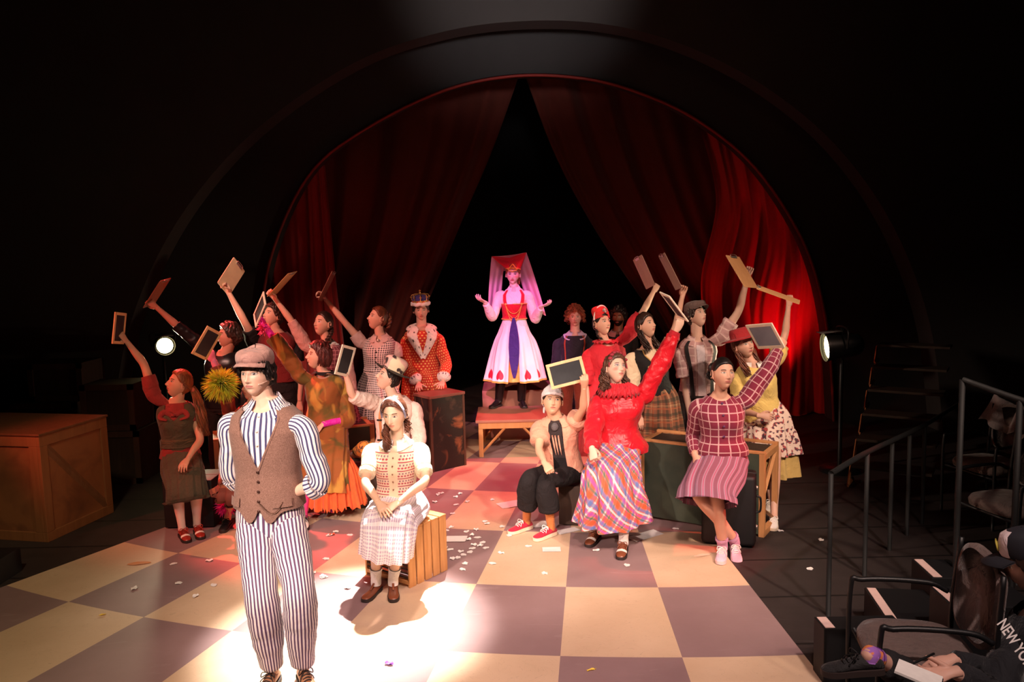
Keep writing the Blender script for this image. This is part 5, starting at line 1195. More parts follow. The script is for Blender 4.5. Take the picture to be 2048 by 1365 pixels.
# ================================================================== king
P=human('person as a king in jewelled crown and red dotted robe with ermine collar',8.88,
 dict(hc=(842,620),nk=(843,658),pv=(848,790,.1),sL=(874,676,-.02),sR=(815,678),eL=(892,728,-1),wL=(886,764,-1),eR=(815,735,-1),wR=(837,768,-1)),
 sex='m',s=.98,fy=2,head=(2,-4,2),hands=('flat','flat'),hdir=((-.15,-.9,-.25),(.1,-.9,-.25)),hnrm=((0,-.2,1),(0,-.2,1)),skin=S('king',(.66,.36,.28),lip=(.42,.10,.10),brow=(.01,.01,.01),open_=.8))
DOT=mat('red_gold_dots',lambda: dotsf((.52,.035,.02),(.85,.55,.18),34,.26),.8,sheen=.2,bump=(lambda:noise(10,4),.4,.012))
ERM=mat('ermine_fur',lambda: (lambda v: mixc(cl((.17-E._m('SQRT',(fr(v[0]*24+flo(v[1]*11)*.5)-.5)*(fr(v[0]*24+flo(v[1]*11)*.5)-.5)*1.2+(fr(v[1]*11)-.5)*(fr(v[1]*11)-.5)))*20),(.86,.74,.72),(.10,.07,.08)))(xyz(uvv())),.95,sheen=.6,bump=(lambda:noise(60,4),1.,.015))
top(P,'dotted_robe',DOT,.0,1.02,.030,(1.82,1.82),(.026,.036,.036,.040),.004,19,sdisp=.05)
skirt(P,'robe_skirt',DOT,standing_path(P,.12,.30,.26,.30,.21),10,.08,120,40,4)
m=M(); torso_grid(P,m,.2,lambda th:.99-0*th,.022,-.55,.55,20,20,False); piece(P,'mustard_shirt',m,cloth('mustard_shirt',(.42,.20,.07)))
m=M(); n=14
for sg in(-1,1):
    ts=np.concatenate([np.linspace(.38,1.0,16),np.linspace(1.02,1.08,6)]); ths=np.concatenate([np.linspace(.02,.62,16),np.linspace(.9,PI,6)]); wd_=np.concatenate([np.linspace(.02,.055,12),np.full(10,.055)])
    A=np.array([torso_pt(P,t,sg*a,.045) for t,a in zip(ts,ths)]); T=np.gradient(A,axis=0)
    m.tube(A,[(w_,w_*.42) for w_ in wd_],16,60,ref=P.lats,U=.2)
c_=piece(P,'ermine_collar',m,ERM); fluffmat=plain('white_fur',(.85,.72,.72),.95,sheen=.6)
for Sd in 'LR':
    m=M(); limb(P,m,[getattr(P,'s'+Sd),getattr(P,'e'+Sd),getattr(P,'w'+Sd)],ARM_R,1.55,1.92,(.020,.046,.046,.020),24,14,.06,5,U=.4); piece(P,'ermine_cuff',m,ERM)
piece(P,'hair',hair_cap(P,None,.016,(.055,-.02,-.08),.4,20,9,lump=.7,ret=True),HBLACK)
m=M(); th=np.linspace(0,2*PI,50); m.tube([P.H((math.sin(a)*.092,math.cos(a)*.108,.072+.004*math.sin(9*a))) for a in th],[.020]*50,12,120,disp=lambda t,L:.12*np.sin(60*L+3*t)); k_=piece(P,'fur_crown_band',m,fluffmat)
GOLD=plain('crown_gold',(.75,.42,.14),.3,metal=.8); 
m=M(); G=[[P.H((math.sin(a)*r,math.cos(a)*r*1.12,z)) for a in np.linspace(0,2*PI,40,endpoint=False)] for r,z in((.088,.085),(.092,.112))]; m.grid(np.array(G),True)
for i in range(8):
    a=i*PI/4; b=P.H((math.sin(a)*.092,math.cos(a)*.104,.112)); t=P.H((math.sin(a)*.098,math.cos(a)*.11,.148)); m.tube([b,t],[.005,.003],8,3); m.ball(t,.010,8); m.tube([t-P.HX*.014,t+P.HX*.014],[.003,.003],6,2)
    m.tube([t,P.H((math.sin(a)*.085,math.cos(a)*.09,.172)),P.H((0,0,.180))],[.004]*3,6,10)
m.ball(P.H((0,0,.192)),.013,10); m.tube([P.H((0,0,.20)),P.H((0,0,.225))],[.004,.004],6,2); m.tube([P.H((-.012,0,.214)),P.H((.012,0,.214))],[.004,.004],6,2)
piece(P,'crown_frame',m,GOLD,parent=k_)
m=M(); G=[[P.H((math.sin(a)*r,math.cos(a)*r*1.1,z)) for a in np.linspace(0,2*PI,36,endpoint=False)] for r,z in((.084,.08),(.088,.12),(.082,.150),(.055,.168),(.003,.172))]; m.grid(np.array(G),True); piece(P,'crown_velvet',m,cloth('navy_velvet',(.05,.03,.16)),parent=k_)
m=M(); 
for i in range(8): a=i*PI/4+.39; m.ball(P.H((math.sin(a)*.093,math.cos(a)*.106,.099)),.007,8)
piece(P,'crown_jewels',m,plain('ruby',(.75,.02,.04),.15),parent=k_)
shoe(P,'L','boot',None,dict(upper=BLK,sole=SOLE),yaw=10); shoe(P,'R','boot',None,dict(upper=BLK,sole=SOLE),yaw=-10)
# ================================================================== queen
P=human('person as a queen in pink veil, red bodice and heart-hemmed gown on the platform',9.4,
 dict(stand=1,hc=(1026,549),nk=(1028,580),pv=(1029,672),sL=(1055,591),sR=(1001,592),eL=(1070,638,-1),wL=(1083,613,-1),eR=(985,634,-1),wR=(969,604,-1),aL=(1043,798,'z',.51),aR=(997,799,'z',.51)),
 sex='f',s=1.0,fy=-3,head=(-4,-2,-2),hands=('relax','relax'),hdir=((.75,-.4,.25),(-.55,-.5,.35)),hnrm=((0,-.2,-1),(0,-.2,-1)),w=.95,bust=.03,
 skin=S('queen',(.80,.60,.55),lip=(.45,.01,.04),brow=(.20,.06,.04),blush=.8,makeup=(.42,.30,.55)))
QW=cloth('white_satin',(.84,.78,.76),.06,8,.5); QR=cloth('crimson_velvet',(.62,.012,.03),.15,12,.6); GTR=cloth('gold_trim',(.82,.42,.08),.25,40,.4)
top(P,'white_blouse',QW,.2,1.02,.014,(1.85,1.85),(.014,.020,.028,.030,.014),.003,21,sdisp=.07)
collar(P,'white_collar',QW,.035,.010,.25,1.04,.022,.03)
m=M(); torso_grid(P,m,.36,.70,.022,n=60,K=16); b_=piece(P,'red_bodice',m,QR)
for a in(-.62,.62): m=M(); m.grid(np.stack([torso_pt(P,np.linspace(.66,1.0,14),np.linspace(a*.95,a*1.25,14)+q,.022) for q in(-.16,0,.16)]),False); piece(P,'bodice_strap',m,QR,parent=b_)
for t in(.36,.70): m=M(); m.tube(torso_pt(P,t,np.linspace(0,2*PI,50),.025),[.006]*50,8); piece(P,'gold_bodice_trim',m,GTR,parent=b_)
m=M()
for d_,r_ in((.20,.004),(.30,.004),(.38,.004)): th=np.linspace(-.55,.55,30); m.tube(torso_pt(P,.69-d_*np.cos(th/.55*PI/2)**.7,th,.032),[r_]*30,6)
for a in(-.55,.55): m.ball(torso_pt(P,.70,a,.03),.014,10)
piece(P,'gold_chain',m,GTR,parent=b_)
zh=.77
def gown(name,mt,th0,th1,sc,zh_,amp,n,seed): return skirt(P,name,mt,[(q[0],q[1]*sc,q[2]*sc,None) for q in standing_path(P,zh_,.345,.28,.40,.19)],11,amp,n,44,seed,th0=th0,th1=th1,U=2.2)
def heartf():
    x,y,z=xyz(uvv()); f=fr(x*4.6)-.5; L=LG; 
    q=(y-L+.11)*11.; xx=ab(f)*2.4; h=(xx*xx*.9+(q-.55*E._m('SQRT',xx))*(q-.55*E._m('SQRT',xx)))<.32
    tex=mixc(noise(7,5),(.84,.74,.74),(.88,.82,.80)); return mixc((y>L-.02),mixc(h*(y>L-.24),tex,(.60,.02,.05)),(.82,.42,.08))
gp=standing_path(P,zh,.345,.28,.40,.19)
LG=float(np.linalg.norm(np.diff(crs(np.array([q[0] for q in gp]),44),axis=0),axis=1).sum()); HEART=mat('satin_with_hearts',heartf,.5,bump=(lambda:noise(14,4),.4,.01))
gown('gold_underskirt',GTR,0,2*PI,.90,zh+.01,.04,110,3)
m=M(); G=[]
for k in np.linspace(0,1,20):
    c=gp[0][0]*(1-k)+V(gp[3][0][0],gp[3][0][1],zh+.06)*k; w_=.012+.050*math.sin(k*PI)**.8*(1 if k<.6 else 1); dd=(.105+(.255*.93-.105)*k**.9)+.028
    G.append([c+P.latp*w_*q-P.fwdp*0+P.fwdp*dd for q in(-1,0,1)])
m.grid(np.array(G)); piece(P,'dark_blue_gore',m,cloth('indigo_satin',(.035,.02,.16)))
gown('white_gown',HEART,.20,2*PI-.20,1.0,zh,.06,200,7)
m=M()
for th in(.20,2*PI-.20): pass
P_boot=dict(upper=plain('black_patent',(.015,.008,.010),.25),sole=SOLE)
m=M()
for Sd in 'LR': m.tube([getattr(P,'a'+Sd)-V(0,0,.02),(getattr(P,'a'+Sd)+getattr(P,'k'+Sd))/2,getattr(P,'k'+Sd)],[.048,.060,.068],16,12)
piece(P,'boot_shafts',m,P_boot['upper']); shoe(P,'L','boot',None,P_boot,yaw=12); shoe(P,'R','boot',None,P_boot,yaw=-32)
h_=hair_cap(P,None,.012,(.062,.0,-.09),.2,30,3,ret=True); locks(P,h_,[(-.06,-.05,-.03),(-.07,-.04,-.12)],14,.014,.004,.006,2,2); piece(P,'hair',h_,HRED)
# headdress: red two-horned hennin, gold band, veil
tl=at(983,513,9.47); tr=at(1053,505,9.47); R_=P.H
m=M(); ring=[R_((math.sin(a)*.084,math.cos(a)*.10-.01,.058+.018*math.cos(a))) for a in np.linspace(0,2*PI,40,endpoint=False)]
midt=(tl+tr)/2+V(0,.02,-.085)
def topq(a):
    s_=-math.sin(a); k=abs(s_)**1.6; q=(tr if s_>0 else tl)*k+midt*(1-k)+V(0,.03*(1-math.cos(a)),0)*(1-k); return q
an=np.linspace(0,2*PI,40,endpoint=False); G=np.array([[p*(1-k)+topq(a)*k for p,a in zip(ring,an)] for k in np.linspace(0,1,10)]); m.grid(G,True,None,0,(False,True)); hn=piece(P,'horned_headdress',m,QR)
m=M(); m.tube(ring+[ring[0]],[.008]*41,8,80); pk=[R_((x,.095-.3*x*x*8,z)) for x,z in((-.055,.062),(-.03,.085),(0,.122),(.03,.085),(.055,.062))]; m.tube(pk,[.007]*5,8,24); m.tube([R_((x,.098,z)) for x,z in((-.05,.055),(-.02,.050),(0,.040),(.02,.050),(.05,.055))],[.006]*5,8,20); piece(P,'gold_headband',m,GTR,parent=hn)
VEIL=bpy.data.materials.new('pink_veil'); VEIL.use_nodes=True; nt=VEIL.node_tree; b=nt.nodes['Principled BSDF']; b.inputs['Base Color'].default_value=(.95,.62,.80,1); b.inputs['Roughness'].default_value=.7
tr_=nt.nodes.new('ShaderNodeBsdfTransparent'); tl_=nt.nodes.new('ShaderNodeBsdfTranslucent'); tl_.inputs[0].default_value=(.95,.62,.80,1); a1=nt.nodes.new('ShaderNodeMixShader'); a1.inputs[0].default_value=.35; a2=nt.nodes.new('ShaderNodeMixShader'); a2.inputs[0].default_value=.94
nt.links.new(b.outputs[0],a1.inputs[1]); nt.links.new(tl_.outputs[0],a1.inputs[2]); nt.links.new(tr_.outputs[0],a2.inputs[1]); nt.links.new(a1.outputs[0],a2.inputs[2]); nt.links.new(a2.outputs[0],nt.nodes['Material Output'].inputs[0])
for (t0_,t1_,c0,c1,cm) in ((tl,midt,at(976,622,9.42),at(1003,598,9.6),0),(tr,midt,at(1092,632,9.32),at(1052,600,9.57),1)):
    m=M(); G=[]
    for k in np.linspace(0,1,30):
        row=[]
        for j in range(26):
            a=j/25; top_=t0_*(1-a*.75)+t1_*a*.75+V(0,.02+.05*a,0); bot=c0*(1-a)+c1*a; q=top_*(1-k)+bot*k; q=q+V(.03*(1 if cm else -1)*math.sin(k*PI)*.25,.022*math.sin(a*16+k*3)*k,-.012*math.sin(a*9)*k); row.append(q)
        G.append(row)
    m.grid(np.array(G)); piece(P,'veil',m,VEIL,parent=hn)
m=M(); m.grid(np.array([[ (tl*(1-a)+tr*a)*(1-k)+(midt*1.0+V(0,.16,-.10)+(tr-tl)*(a-.5)*.9)*k+V(0,.0,-.010*math.sin(a*PI)) for a in np.linspace(0,1,20)] for k in np.linspace(0,1,10)])); piece(P,'veil',m,VEIL,parent=hn)
# ================================================================== curly ginger boy at the back
P=human('person with curly ginger hair in navy pullover and braces standing in shadow beside the queen',9.5,
 dict(hc=(1150,634),nk=(1150,668),pv=(1146,775),sL=(1178,684),sR=(1118,684),eL=(1188,735,1),eR=(1110,735,1),wL=(1180,790,-1),wR=(1116,790,-1)),
 sex='m',s=.96,fy=0,head=(2,0,0),skin=S('ginger_boy',(.72,.42,.36),lip=(.5,.12,.12),brow=(.3,.1,.05)))
NAVY=cloth('navy_knit',(.014,.012,.024),.25,14)
top(P,'navy_pullover',NAVY,.12,.97,.020,(1.9,1.9),(.018,.022,.022,.016),.003,22)
collar(P,'open_shirt_collar',cloth('pale_blue_shirt',(.55,.48,.66),.1),.05,.014,.30,1.02,.040,.07)
m=M()
for a in(-.62,.62): m.grid(np.stack([torso_pt(P,np.linspace(.0,.97,18),a+q,.027) for q in(-.06,.06)]),False)
piece(P,'braces',m,cloth('rust_braces',(.30,.05,.02)))
trousers(P,'rust_trousers',cloth('rust_trousers',(.24,.045,.025)),t1=.2)
curls(P,HRED,230,.024,.045,(.060,-.03,-.06),4)
shoe(P,'L','oxford',None,MB_,yaw=8); shoe(P,'R','oxford',None,MB_,yaw=-8)
# ================================================================== red fan-hat lady
P=human('person in tall red and white fan hat and crimson dress raising a pale clipboard',7.95,
 dict(hc=(1204,648),nk=(1213,688),pv=(1213,812),sL=(1250,680,-.02),sR=(1180,706),eL=(1288,620,-1),wL=(1308,582,1),eR=(1171,770,1),wR=(1178,830,-1)),
 sex='f',s=1.,fy=14,head=(42,18,-4),hands=('grip','relax'),hnrm=((.2,-.9,.3),None),w=1.08,bust=.035,skin=S('fan_hat_lady',(.74,.46,.34),lip=(.50,.10,.10),brow=(.06,.03,.02),gaze=(.4,.4)))
CRIM=cloth('crimson_cotton',(.60,.018,.035),.15,5,.7)
top(P,'crimson_dress_top',CRIM,-.05,1.03,.030,(.80,1.0),(.026,.040,.050,.045),.006,23,sdisp=.11)
skirt(P,'crimson_dress_skirt',cloth('dark_crimson',(.30,.02,.022),.2,5),standing_path(P,.25,.33,.30,.40),16,.08,140,36,4)
m=M(); th=np.linspace(0,2*PI,80); m.grid(np.stack([torso_pt(P,1.02,th,.010+.045*k)+V(0,0,.03-.02*k)+V(0,0,.008)*np.sin(th*16)[:,None]*k for k in(0,.5,1)]),False); piece(P,'ruffled_collar',m,CRIM)
m=M(); braid(P,m,[P.H((.055,-.03,-.05)),P.H((.065,-.02,-.12)),P.H((.05,.03,-.17))],.010,14,False); h_=hair_cap(P,None,.009,(.06,.0,-.08),.2,30,3,ret=True); h_.add(m.verts(),m.f); piece(P,'hair',h_,HBLACK)
m=M(); n=40; G=[]
for z,r,dy in((.040,.090,0),(.06,.094,-.004),(.10,.098,-.012),(.14,.096,-.022),(.165,.080,-.028),(.172,.004,-.03)):
    G.append([P.H((math.sin(a)*r*1.0,math.cos(a)*r*.62-.005+dy+.022,z+.012*math.cos(a))) for a in np.linspace(0,2*PI,n,endpoint=False)])
m.grid(np.array(G),True); f_=piece(P,'fan_hat',m,cloth('red_felt',(.62,.03,.03)))
m=M(); m.tube([P.H((math.sin(a)*.098,.030-.035*(1-abs(math.cos(a)))+.008,.035+.142*math.cos(a)**1. if abs(a)<PI/2 else .035)) for a in np.linspace(-PI/2,PI/2,30)],[.009]*30,10,60); piece(P,'hat_piping',m,WHITEC,parent=f_)
m=M(); 
for i in range(7): a=(i-3)*.42; m.tube([P.H((0,.075,.10)),P.H((math.sin(a)*.035,.078,.10+.045*math.cos(a)))],[.004,.007],8,4,flat=.4)
m.ball(P.H((0,.080,.098)),.012,10); piece(P,'hat_brooch',m,plain('silver_filigree',(.55,.42,.40),.3,metal=.6),parent=f_)
shoe(P,'L','mary',None,MJ,yaw=10); shoe(P,'R','mary',None,MJ,yaw=0)
# ================================================================== bearded man in the dark
P=human('person with dark beard and pink scarf standing in the dark behind the crimson dress',9.7,
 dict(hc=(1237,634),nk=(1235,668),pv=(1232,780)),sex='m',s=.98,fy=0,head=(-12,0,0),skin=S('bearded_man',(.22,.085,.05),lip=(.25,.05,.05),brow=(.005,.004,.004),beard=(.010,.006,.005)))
top(P,'dark_coat',BLACKC,-.1,1.0,.022,(1.9,1.9),(.02,.025,.02),.003,24); collar(P,'pink_scarf',cloth('dusty_pink_scarf',(.50,.18,.20)),.08,.02,.15,1.04,.05,.02)
trousers(P,'dark_trousers',BLACKC); piece(P,'hair',hair_cap(P,None,.03,(.055,-.03,-.09),.3,16,9,lump=1.,ret=True),HBLACK)
shoe(P,'L','oxford',None,MB_,yaw=8); shoe(P,'R','oxford',None,MB_,yaw=-8)
# ================================================================== dark haired girl, black vest
P=human('person with dark wavy hair in black vest and tartan skirt raising a long grey-brown clipboard',7.55,
 dict(hc=(1292,652),nk=(1296,698),pv=(1316,800),sL=(1332,706,-.02),sR=(1263,712),eL=(1352,650,-1),wL=(1365,592,-1),eR=(1268,780,1),wR=(1280,835,-1)),
 sex='f',s=.98,fy=16,head=(52,22,-4),hands=('grip','relax'),hnrm=((.3,.9,.3),None),skin=S('black_vest_girl',(.68,.40,.29),lip=(.45,.12,.10),brow=(.03,.015,.01)))
top(P,'cream_blouse',cloth('cream_blouse',(.72,.58,.40),.1),.2,1.0,.012,(.5,1.1),(.022,.045,.035),.004,25,sdisp=.1)
m=M(); torso_grid(P,m,.05,lambda th: np.where(np.abs(th)<.6,.74+np.abs(th)*.42,.99),.024,n=80,K=30); v_=piece(P,'black_vest',m,BLACKC)
m=M(); th=np.linspace(-.6,.6,30); m.tube(torso_pt(P,.75+np.abs(th)*.42,th,.028),[.006]*30,8); m.ball(torso_pt(P,.70,-.35,.03),.012,8); piece(P,'gold_vest_trim',m,plain('gold_braid',(.6,.38,.12),.4),parent=v_)
TART=mat('brown_tartan',lambda: plaidf((.20,.075,.04),[((.02,.03,.02),.30,.12),((.72,.50,.25),.62,.02),((.55,.40,.22),.70,.015),((.35,.10,.04),.85,.07)],8),.85,bump=(lambda:noise(12,3),.3,.01))
skirt(P,'tartan_skirt',TART,standing_path(P,.35,.25,.23,.36),13,.09,150,40,4,U=1.6)
h_=hair_cap(P,None,.016,(.066,.0,-.10),.3,26,3,ret=True)
for s_,x in((1,.062),(2,-.058)): locks(P,h_,[(x,-.04,-.0),(x*1.25,-.03,-.09),(x*1.3,.0,-.18),(x*1.2,.02,-.26)],50,.028,.0045,.009,2.,s_)
piece(P,'hair',h_,HDK); shoe(P,'L','mary',None,MJ,yaw=10); shoe(P,'R','mary',None,MJ,yaw=0)
# ================================================================== boy in white head scarf
P=human('person seated in white head scarf, pink shirt and torn black trousers, slate raised',6.5,
 dict(hc=(1105,802,-.05),nk=(1113,838),pv=(1128,940),sL=(1148,850,.02),sR=(1082,856,-.02),eL=(1166,818,-1),wL=(1168,775,-1),eR=(1078,900,-1),wR=(1090,928,-1),kL=(1092,966,-1),kR=(1058,960,-1),aL=(1102,1052,'g'),aR=(1053,1040,'g')),
 sex='m',s=.93,fy=-10,head=(6,14,-6),hands=('grip','fist'),hdir=(None,(.35,-.75,-.45)),hnrm=((.1,-.95,.1),(-.4,-.3,.8)),mouth=1,w=.92,lw=.92,
 skin=S('head_scarf_boy',(.72,.43,.28),lip=(.48,.13,.10),brow=(.012,.008,.006),gaze=(.5,.6),iris=(.02,.01,.008)))
PINKS=cloth('salmon_shirt',(.74,.36,.24),.12,8)
m=M(); torso_grid(P,m,.05,1.0,.012,n=50,K=20); piece(P,'black_undershirt',m,cloth('black_print_tee',(.03,.02,.02)))
m=M(); torso_grid(P,m,.0,lambda th:1.03+0*th,.026,.30,2*PI-.30,80,30,False,.004,3)
for Sd,f in(('L',.42),('R',.62)): limb(P,m,[getattr(P,'s'+Sd),getattr(P,'e'+Sd),getattr(P,'w'+Sd)],ARM_R,-.12,f,(.026,.040,.044),26,16,.06,3)
s_=piece(P,'open_salmon_shirt',m,PINKS); collar(P,'shirt_collar',PINKS,.05,.016,.35,1.02,.035,.06)
m=M()
for a in(-.15,-.03,.09): m.tube([torso_pt(P,.74,a,.024),torso_pt(P,.55,a,.024),torso_pt(P,.35,a+.02,.024)],[(.006,.003),(.008,.003),(.001,.001)],6,8)
piece(P,'pale_tie_strips',m,PINKS); m=M(); m.ball(torso_pt(P,.90,.0,.035),(.03,.018,.035),12); piece(P,'knotted_neckerchief',m,mat('bandana_grey',lambda: dotsf((.04,.04,.05),(.6,.5,.45),80,.25),.8))
BKT=cloth('black_twill',(.011,.008,.009),.3,10,.9,0.)
m=M(); torso_grid(P,m,-.16,.30,.016,n=40,K=10,caps=(True,False))
for Sd in 'LR': limb(P,m,[getattr(P,'h'+Sd),getattr(P,'k'+Sd),getattr(P,'a'+Sd)],LEG_R,-.12,1.62,(.010,.014,.016,.022,.038,.048),28,40,.05,3)
t_=piece(P,'torn_black_trousers',m,BKT)
m=M(); q=P.kL+unit(P.hL-P.kL)*.07; m.ball(q+V(0,-.01,.062),(.055,.028,.016),14); piece(P,'knee_patch',m,cloth('plaid_pink_patch',(.55,.28,.26),.3,40),parent=t_)
m=M(); q=P.kR+unit(P.hR-P.kR)*.10; m.ball(q+V(-.02,.0,.058),(.045,.03,.018),14); piece(P,'knee_patch',m,cloth('grey_pink_patch',(.30,.20,.22),.3,40),parent=t_)
m=hair_cap(P,None,.010,(.052,-.005,-.075),.1,12,3,ret=True); piece(P,'hair',m,HBLACK)
m=hair_cap(P,None,.022,(.060,.028,-.055),.10,7,3,lump=.25,ret=True,mz=.008); k_=M(); k_.add(m.verts(),m.f); k_.tube([P.H((math.sin(a)*.084,math.cos(a)*.102,.046-.020*(1-math.cos(a))+.010)) for a in np.linspace(0,2*PI,40)],[(.014,.008)]*40,10,60,ref=V(0,0,1)); k_.ball(P.H((.03,-.115,-.02)),(.02,.02,.02),10); k_.tube([P.H((.03,-.115,-.02)),P.H((.05,-.12,-.06)),P.H((.055,-.11,-.10))],[(.006,.012),(.014,.006),(.008,.003)],8,10)
piece(P,'white_head_scarf',k_,cloth('white_scarf_cotton',(.84,.76,.76),.05))
SN=dict(upper=cloth('red_canvas',(.52,.018,.05),.1,20),sole=SOLEW,lace=LACEW); ORS=cloth('rust_sock',(.55,.18,.05))
shoe(P,'L','sneaker',(1068,1078),SN,sock=(ORS,.45)); shoe(P,'R','sneaker',(1026,1062),SN,sock=(ORS,.45))
# ================================================================== woman in red jacket
P=human('person seated in shiny red bomber jacket and long multicoloured plaid skirt holding up a slate',6.3,
 dict(hc=(1231,738),nk=(1237,782),pv=(1232,902),sL=(1285,792,-.02),sR=(1198,806),eL=(1322,728,-1),wL=(1352,662,-1),eR=(1186,862,-1),wR=(1184,898,-1),kL=(1250,962,-1),kR=(1196,960,-1),aL=(1247,1080,'g'),aR=(1192,1058,'g')),
 sex='f',s=1.02,fy=14,head=(34,22,-10),hands=('grip','fist'),hdir=(None,(.1,-.6,-.8)),hnrm=((.3,-.9,.3),(-.5,-.6,.4)),w=1.10,bust=.04,
 skin=S('red_jacket_woman',(.76,.50,.38),lip=(.55,.16,.14),brow=(.10,.05,.03),gaze=(.4,.7),iris=(.12,.16,.18),blush=.9,makeup=(.60,.40,.42),stock=(.80,.60,.52)))
RJ=mat('red_satin_jacket',lambda: mixc(noise(4,3),(.60,.008,.018),(.74,.015,.03)),.36,sheen=.1,bump=(lambda:noise(9,4,None,.5,.5),.9,.03))
bl=lambda t,th: .030*np.exp(-((t-.12)/.13)**2)+.012*np.sin(7*t+2*th)
j_=top(P,'red_bomber_jacket',RJ,.0,1.04,.038,(1.85,1.85),(.028,.044,.050,.046,.040),.008,26,offs=bl,sdisp=.13,freq=4)
m=M(); torso_grid(P,m,-.04,.06,.030,n=60,K=6); piece(P,'striped_waistband',m,mat('red_white_rib',lambda: (lambda v: mixc(cl((.12-ab(fr(v[1]*30)-.5))*20),(.50,.01,.02),(.75,.5,.45)))(xyz(uvv())),.8),parent=j_)
for Sd in 'LR':
    m=M(); limb(P,m,[getattr(P,'s'+Sd),getattr(P,'e'+Sd),getattr(P,'w'+Sd)],ARM_R,1.78,1.98,(.028,.018),24,10,.05,4); piece(P,'ribbed_cuff',m,cloth('red_rib',(.50,.012,.025),.2,60),parent=j_)
m=M(); th=np.linspace(0,2*PI,220); G=[]
for k in np.linspace(0,1,8): G.append(torso_pt(P,1.08,th,.012+.085*k)+(V(0,0,.030-.055*k)+P.HY*.0)+np.outer(np.sin(th*26)*(.004+.012*k),V(0,0,1)))
for k in np.linspace(1,0,8): G.append(torso_pt(P,1.02,th,.012+.080*k)+(V(0,0,.0-.040*k))+np.outer(np.sin(th*26+2)*(.004+.012*k),V(0,0,1)))
m.grid(np.array(G)); piece(P,'pleated_ruff',m,cloth('red_pleated_ruff',(.62,.015,.03),.15,20,.6))
MAD=mat('madras_plaid',lambda: plaidf(mixc(noise(3,2),(.56,.17,.15),(.62,.24,.20)),[((.62,.09,.02),.10,.12),((.07,.18,.45),.36,.09),((.78,.72,.74),.54,.06),((.42,.06,.38),.72,.07),((.03,.16,.10),.90,.05)],7.5,1,.68),.85,bump=(lambda:noise(9,3),.4,.015))
sp=seated_path(P,.30,1.0,.30); sp[5]=(sp[5][0]+V(.02,.02,0),.29,.20,None); sp[4]=(sp[4][0]+V(.01,0,0),.235,.15,None); sp[2]=(sp[2][0],.20,.115,None); skirt(P,'madras_skirt',MAD,sp,9,.11,170,56,9,U=2.0)
h_=hair_cap(P,None,.018,(.064,.0,-.10),.35,20,3,lump=.5,ret=True)
for s_,x in((1,.066),(2,-.064)): locks(P,h_,[(x,-.03,.03),(x*1.35,-.03,-.05),(x*1.5,-.02,-.12),(x*1.45,.0,-.185)],70,.034,.0045,.013,3.,s_)
locks(P,h_,[(.03,-.09,.02),(.03,-.125,-.08),(.02,-.12,-.18)],60,.05,.0045,.013,3.,7)
piece(P,'hair',h_,HB('curly_brown_hair',(.12,.05,.03)))
m=M()
for a in np.linspace(-1.0,1.0,7): m.ball(P.H((math.sin(a)*.082,.045+.0*a,.0+math.cos(a)*.125)),(.020,.020,.014),10)
m.tube([P.H((math.sin(a)*.082,.04,math.cos(a)*.122)) for a in np.linspace(-1.6,1.6,24)],[.005]*24,8); piece(P,'rose_headband',m,plain('dark_rose',(.35,.03,.05),.6))
SP2=dict(upper=LEATHER_BR,sole=SOLE,lace=LEATHER_BR,tip=WHITEL)
shoe(P,'L','oxford',(1240,1117),SP2,sock=(cloth('white_frill_sock',(.82,.70,.66)),.22)); shoe(P,'R','oxford',(1180,1086),SP2,sock=(cloth('white_frill_sock',(.82,.70,.66)),.22))
# ================================================================== newsboy
P=human('person in dark flat cap, rose shirt and black braces raising the highest right clipboard',7.72,
 dict(hc=(1393,632),nk=(1394,680),pv=(1398,800),sL=(1440,680,-.02),sR=(1362,702),eL=(1477,622,-1),wL=(1495,556,-1),eR=(1370,768,1),wR=(1380,835,-1)),
 sex='m',s=1.,fy=14,head=(52,26,-6),hands=('grip','relax'),hnrm=((.3,.9,.4),None),skin=S('newsboy',(.72,.46,.36),lip=(.45,.14,.12),brow=(.05,.03,.02),gaze=(.3,.5)))
PLS=mat('dusty_rose_plaid',lambda: windowf((.56,.33,.33),(.72,.52,.50),14,.10),.85,bump=(lambda:noise(16,5),.7,.02))
top(P,'rose_shirt',PLS,.0,1.03,.022,(.60,.80),(.024,.045,.048),.006,27,sdisp=.12); collar(P,'shirt_collar',PLS,.045,.014,.32,1.03,.03,.05)
m=M()
for a in(-.55,.60): m.grid(np.stack([torso_pt(P,np.linspace(-.05,1.0,22),np.linspace(a*.7,a*1.3,22)+q,.034) for q in(-.11,.11)]),False)
piece(P,'black_braces',m,plain('black_elastic',(.02,.016,.018),.7))
m=M(); torso_grid(P,m,.0,.93,.027,-.16,.16,8,24,False); piece(P,'white_placket',m,cloth('pale_lilac',(.78,.66,.70)))
trousers(P,'charcoal_trousers',cloth('charcoal_wool',(.045,.032,.030)),(.02,.03,.03,.03),1.9,.30)
piece(P,'hair',hair_cap(P,None,.018,(.056,-.03,-.08),.4,20,9,lump=.7,ret=True),HDK); flatcap(P,cloth('charcoal_tweed',(.15,.10,.09),.2,60))
shoe(P,'L','oxford',None,MB_,yaw=18); shoe(P,'R','oxford',None,MB_,yaw=5)
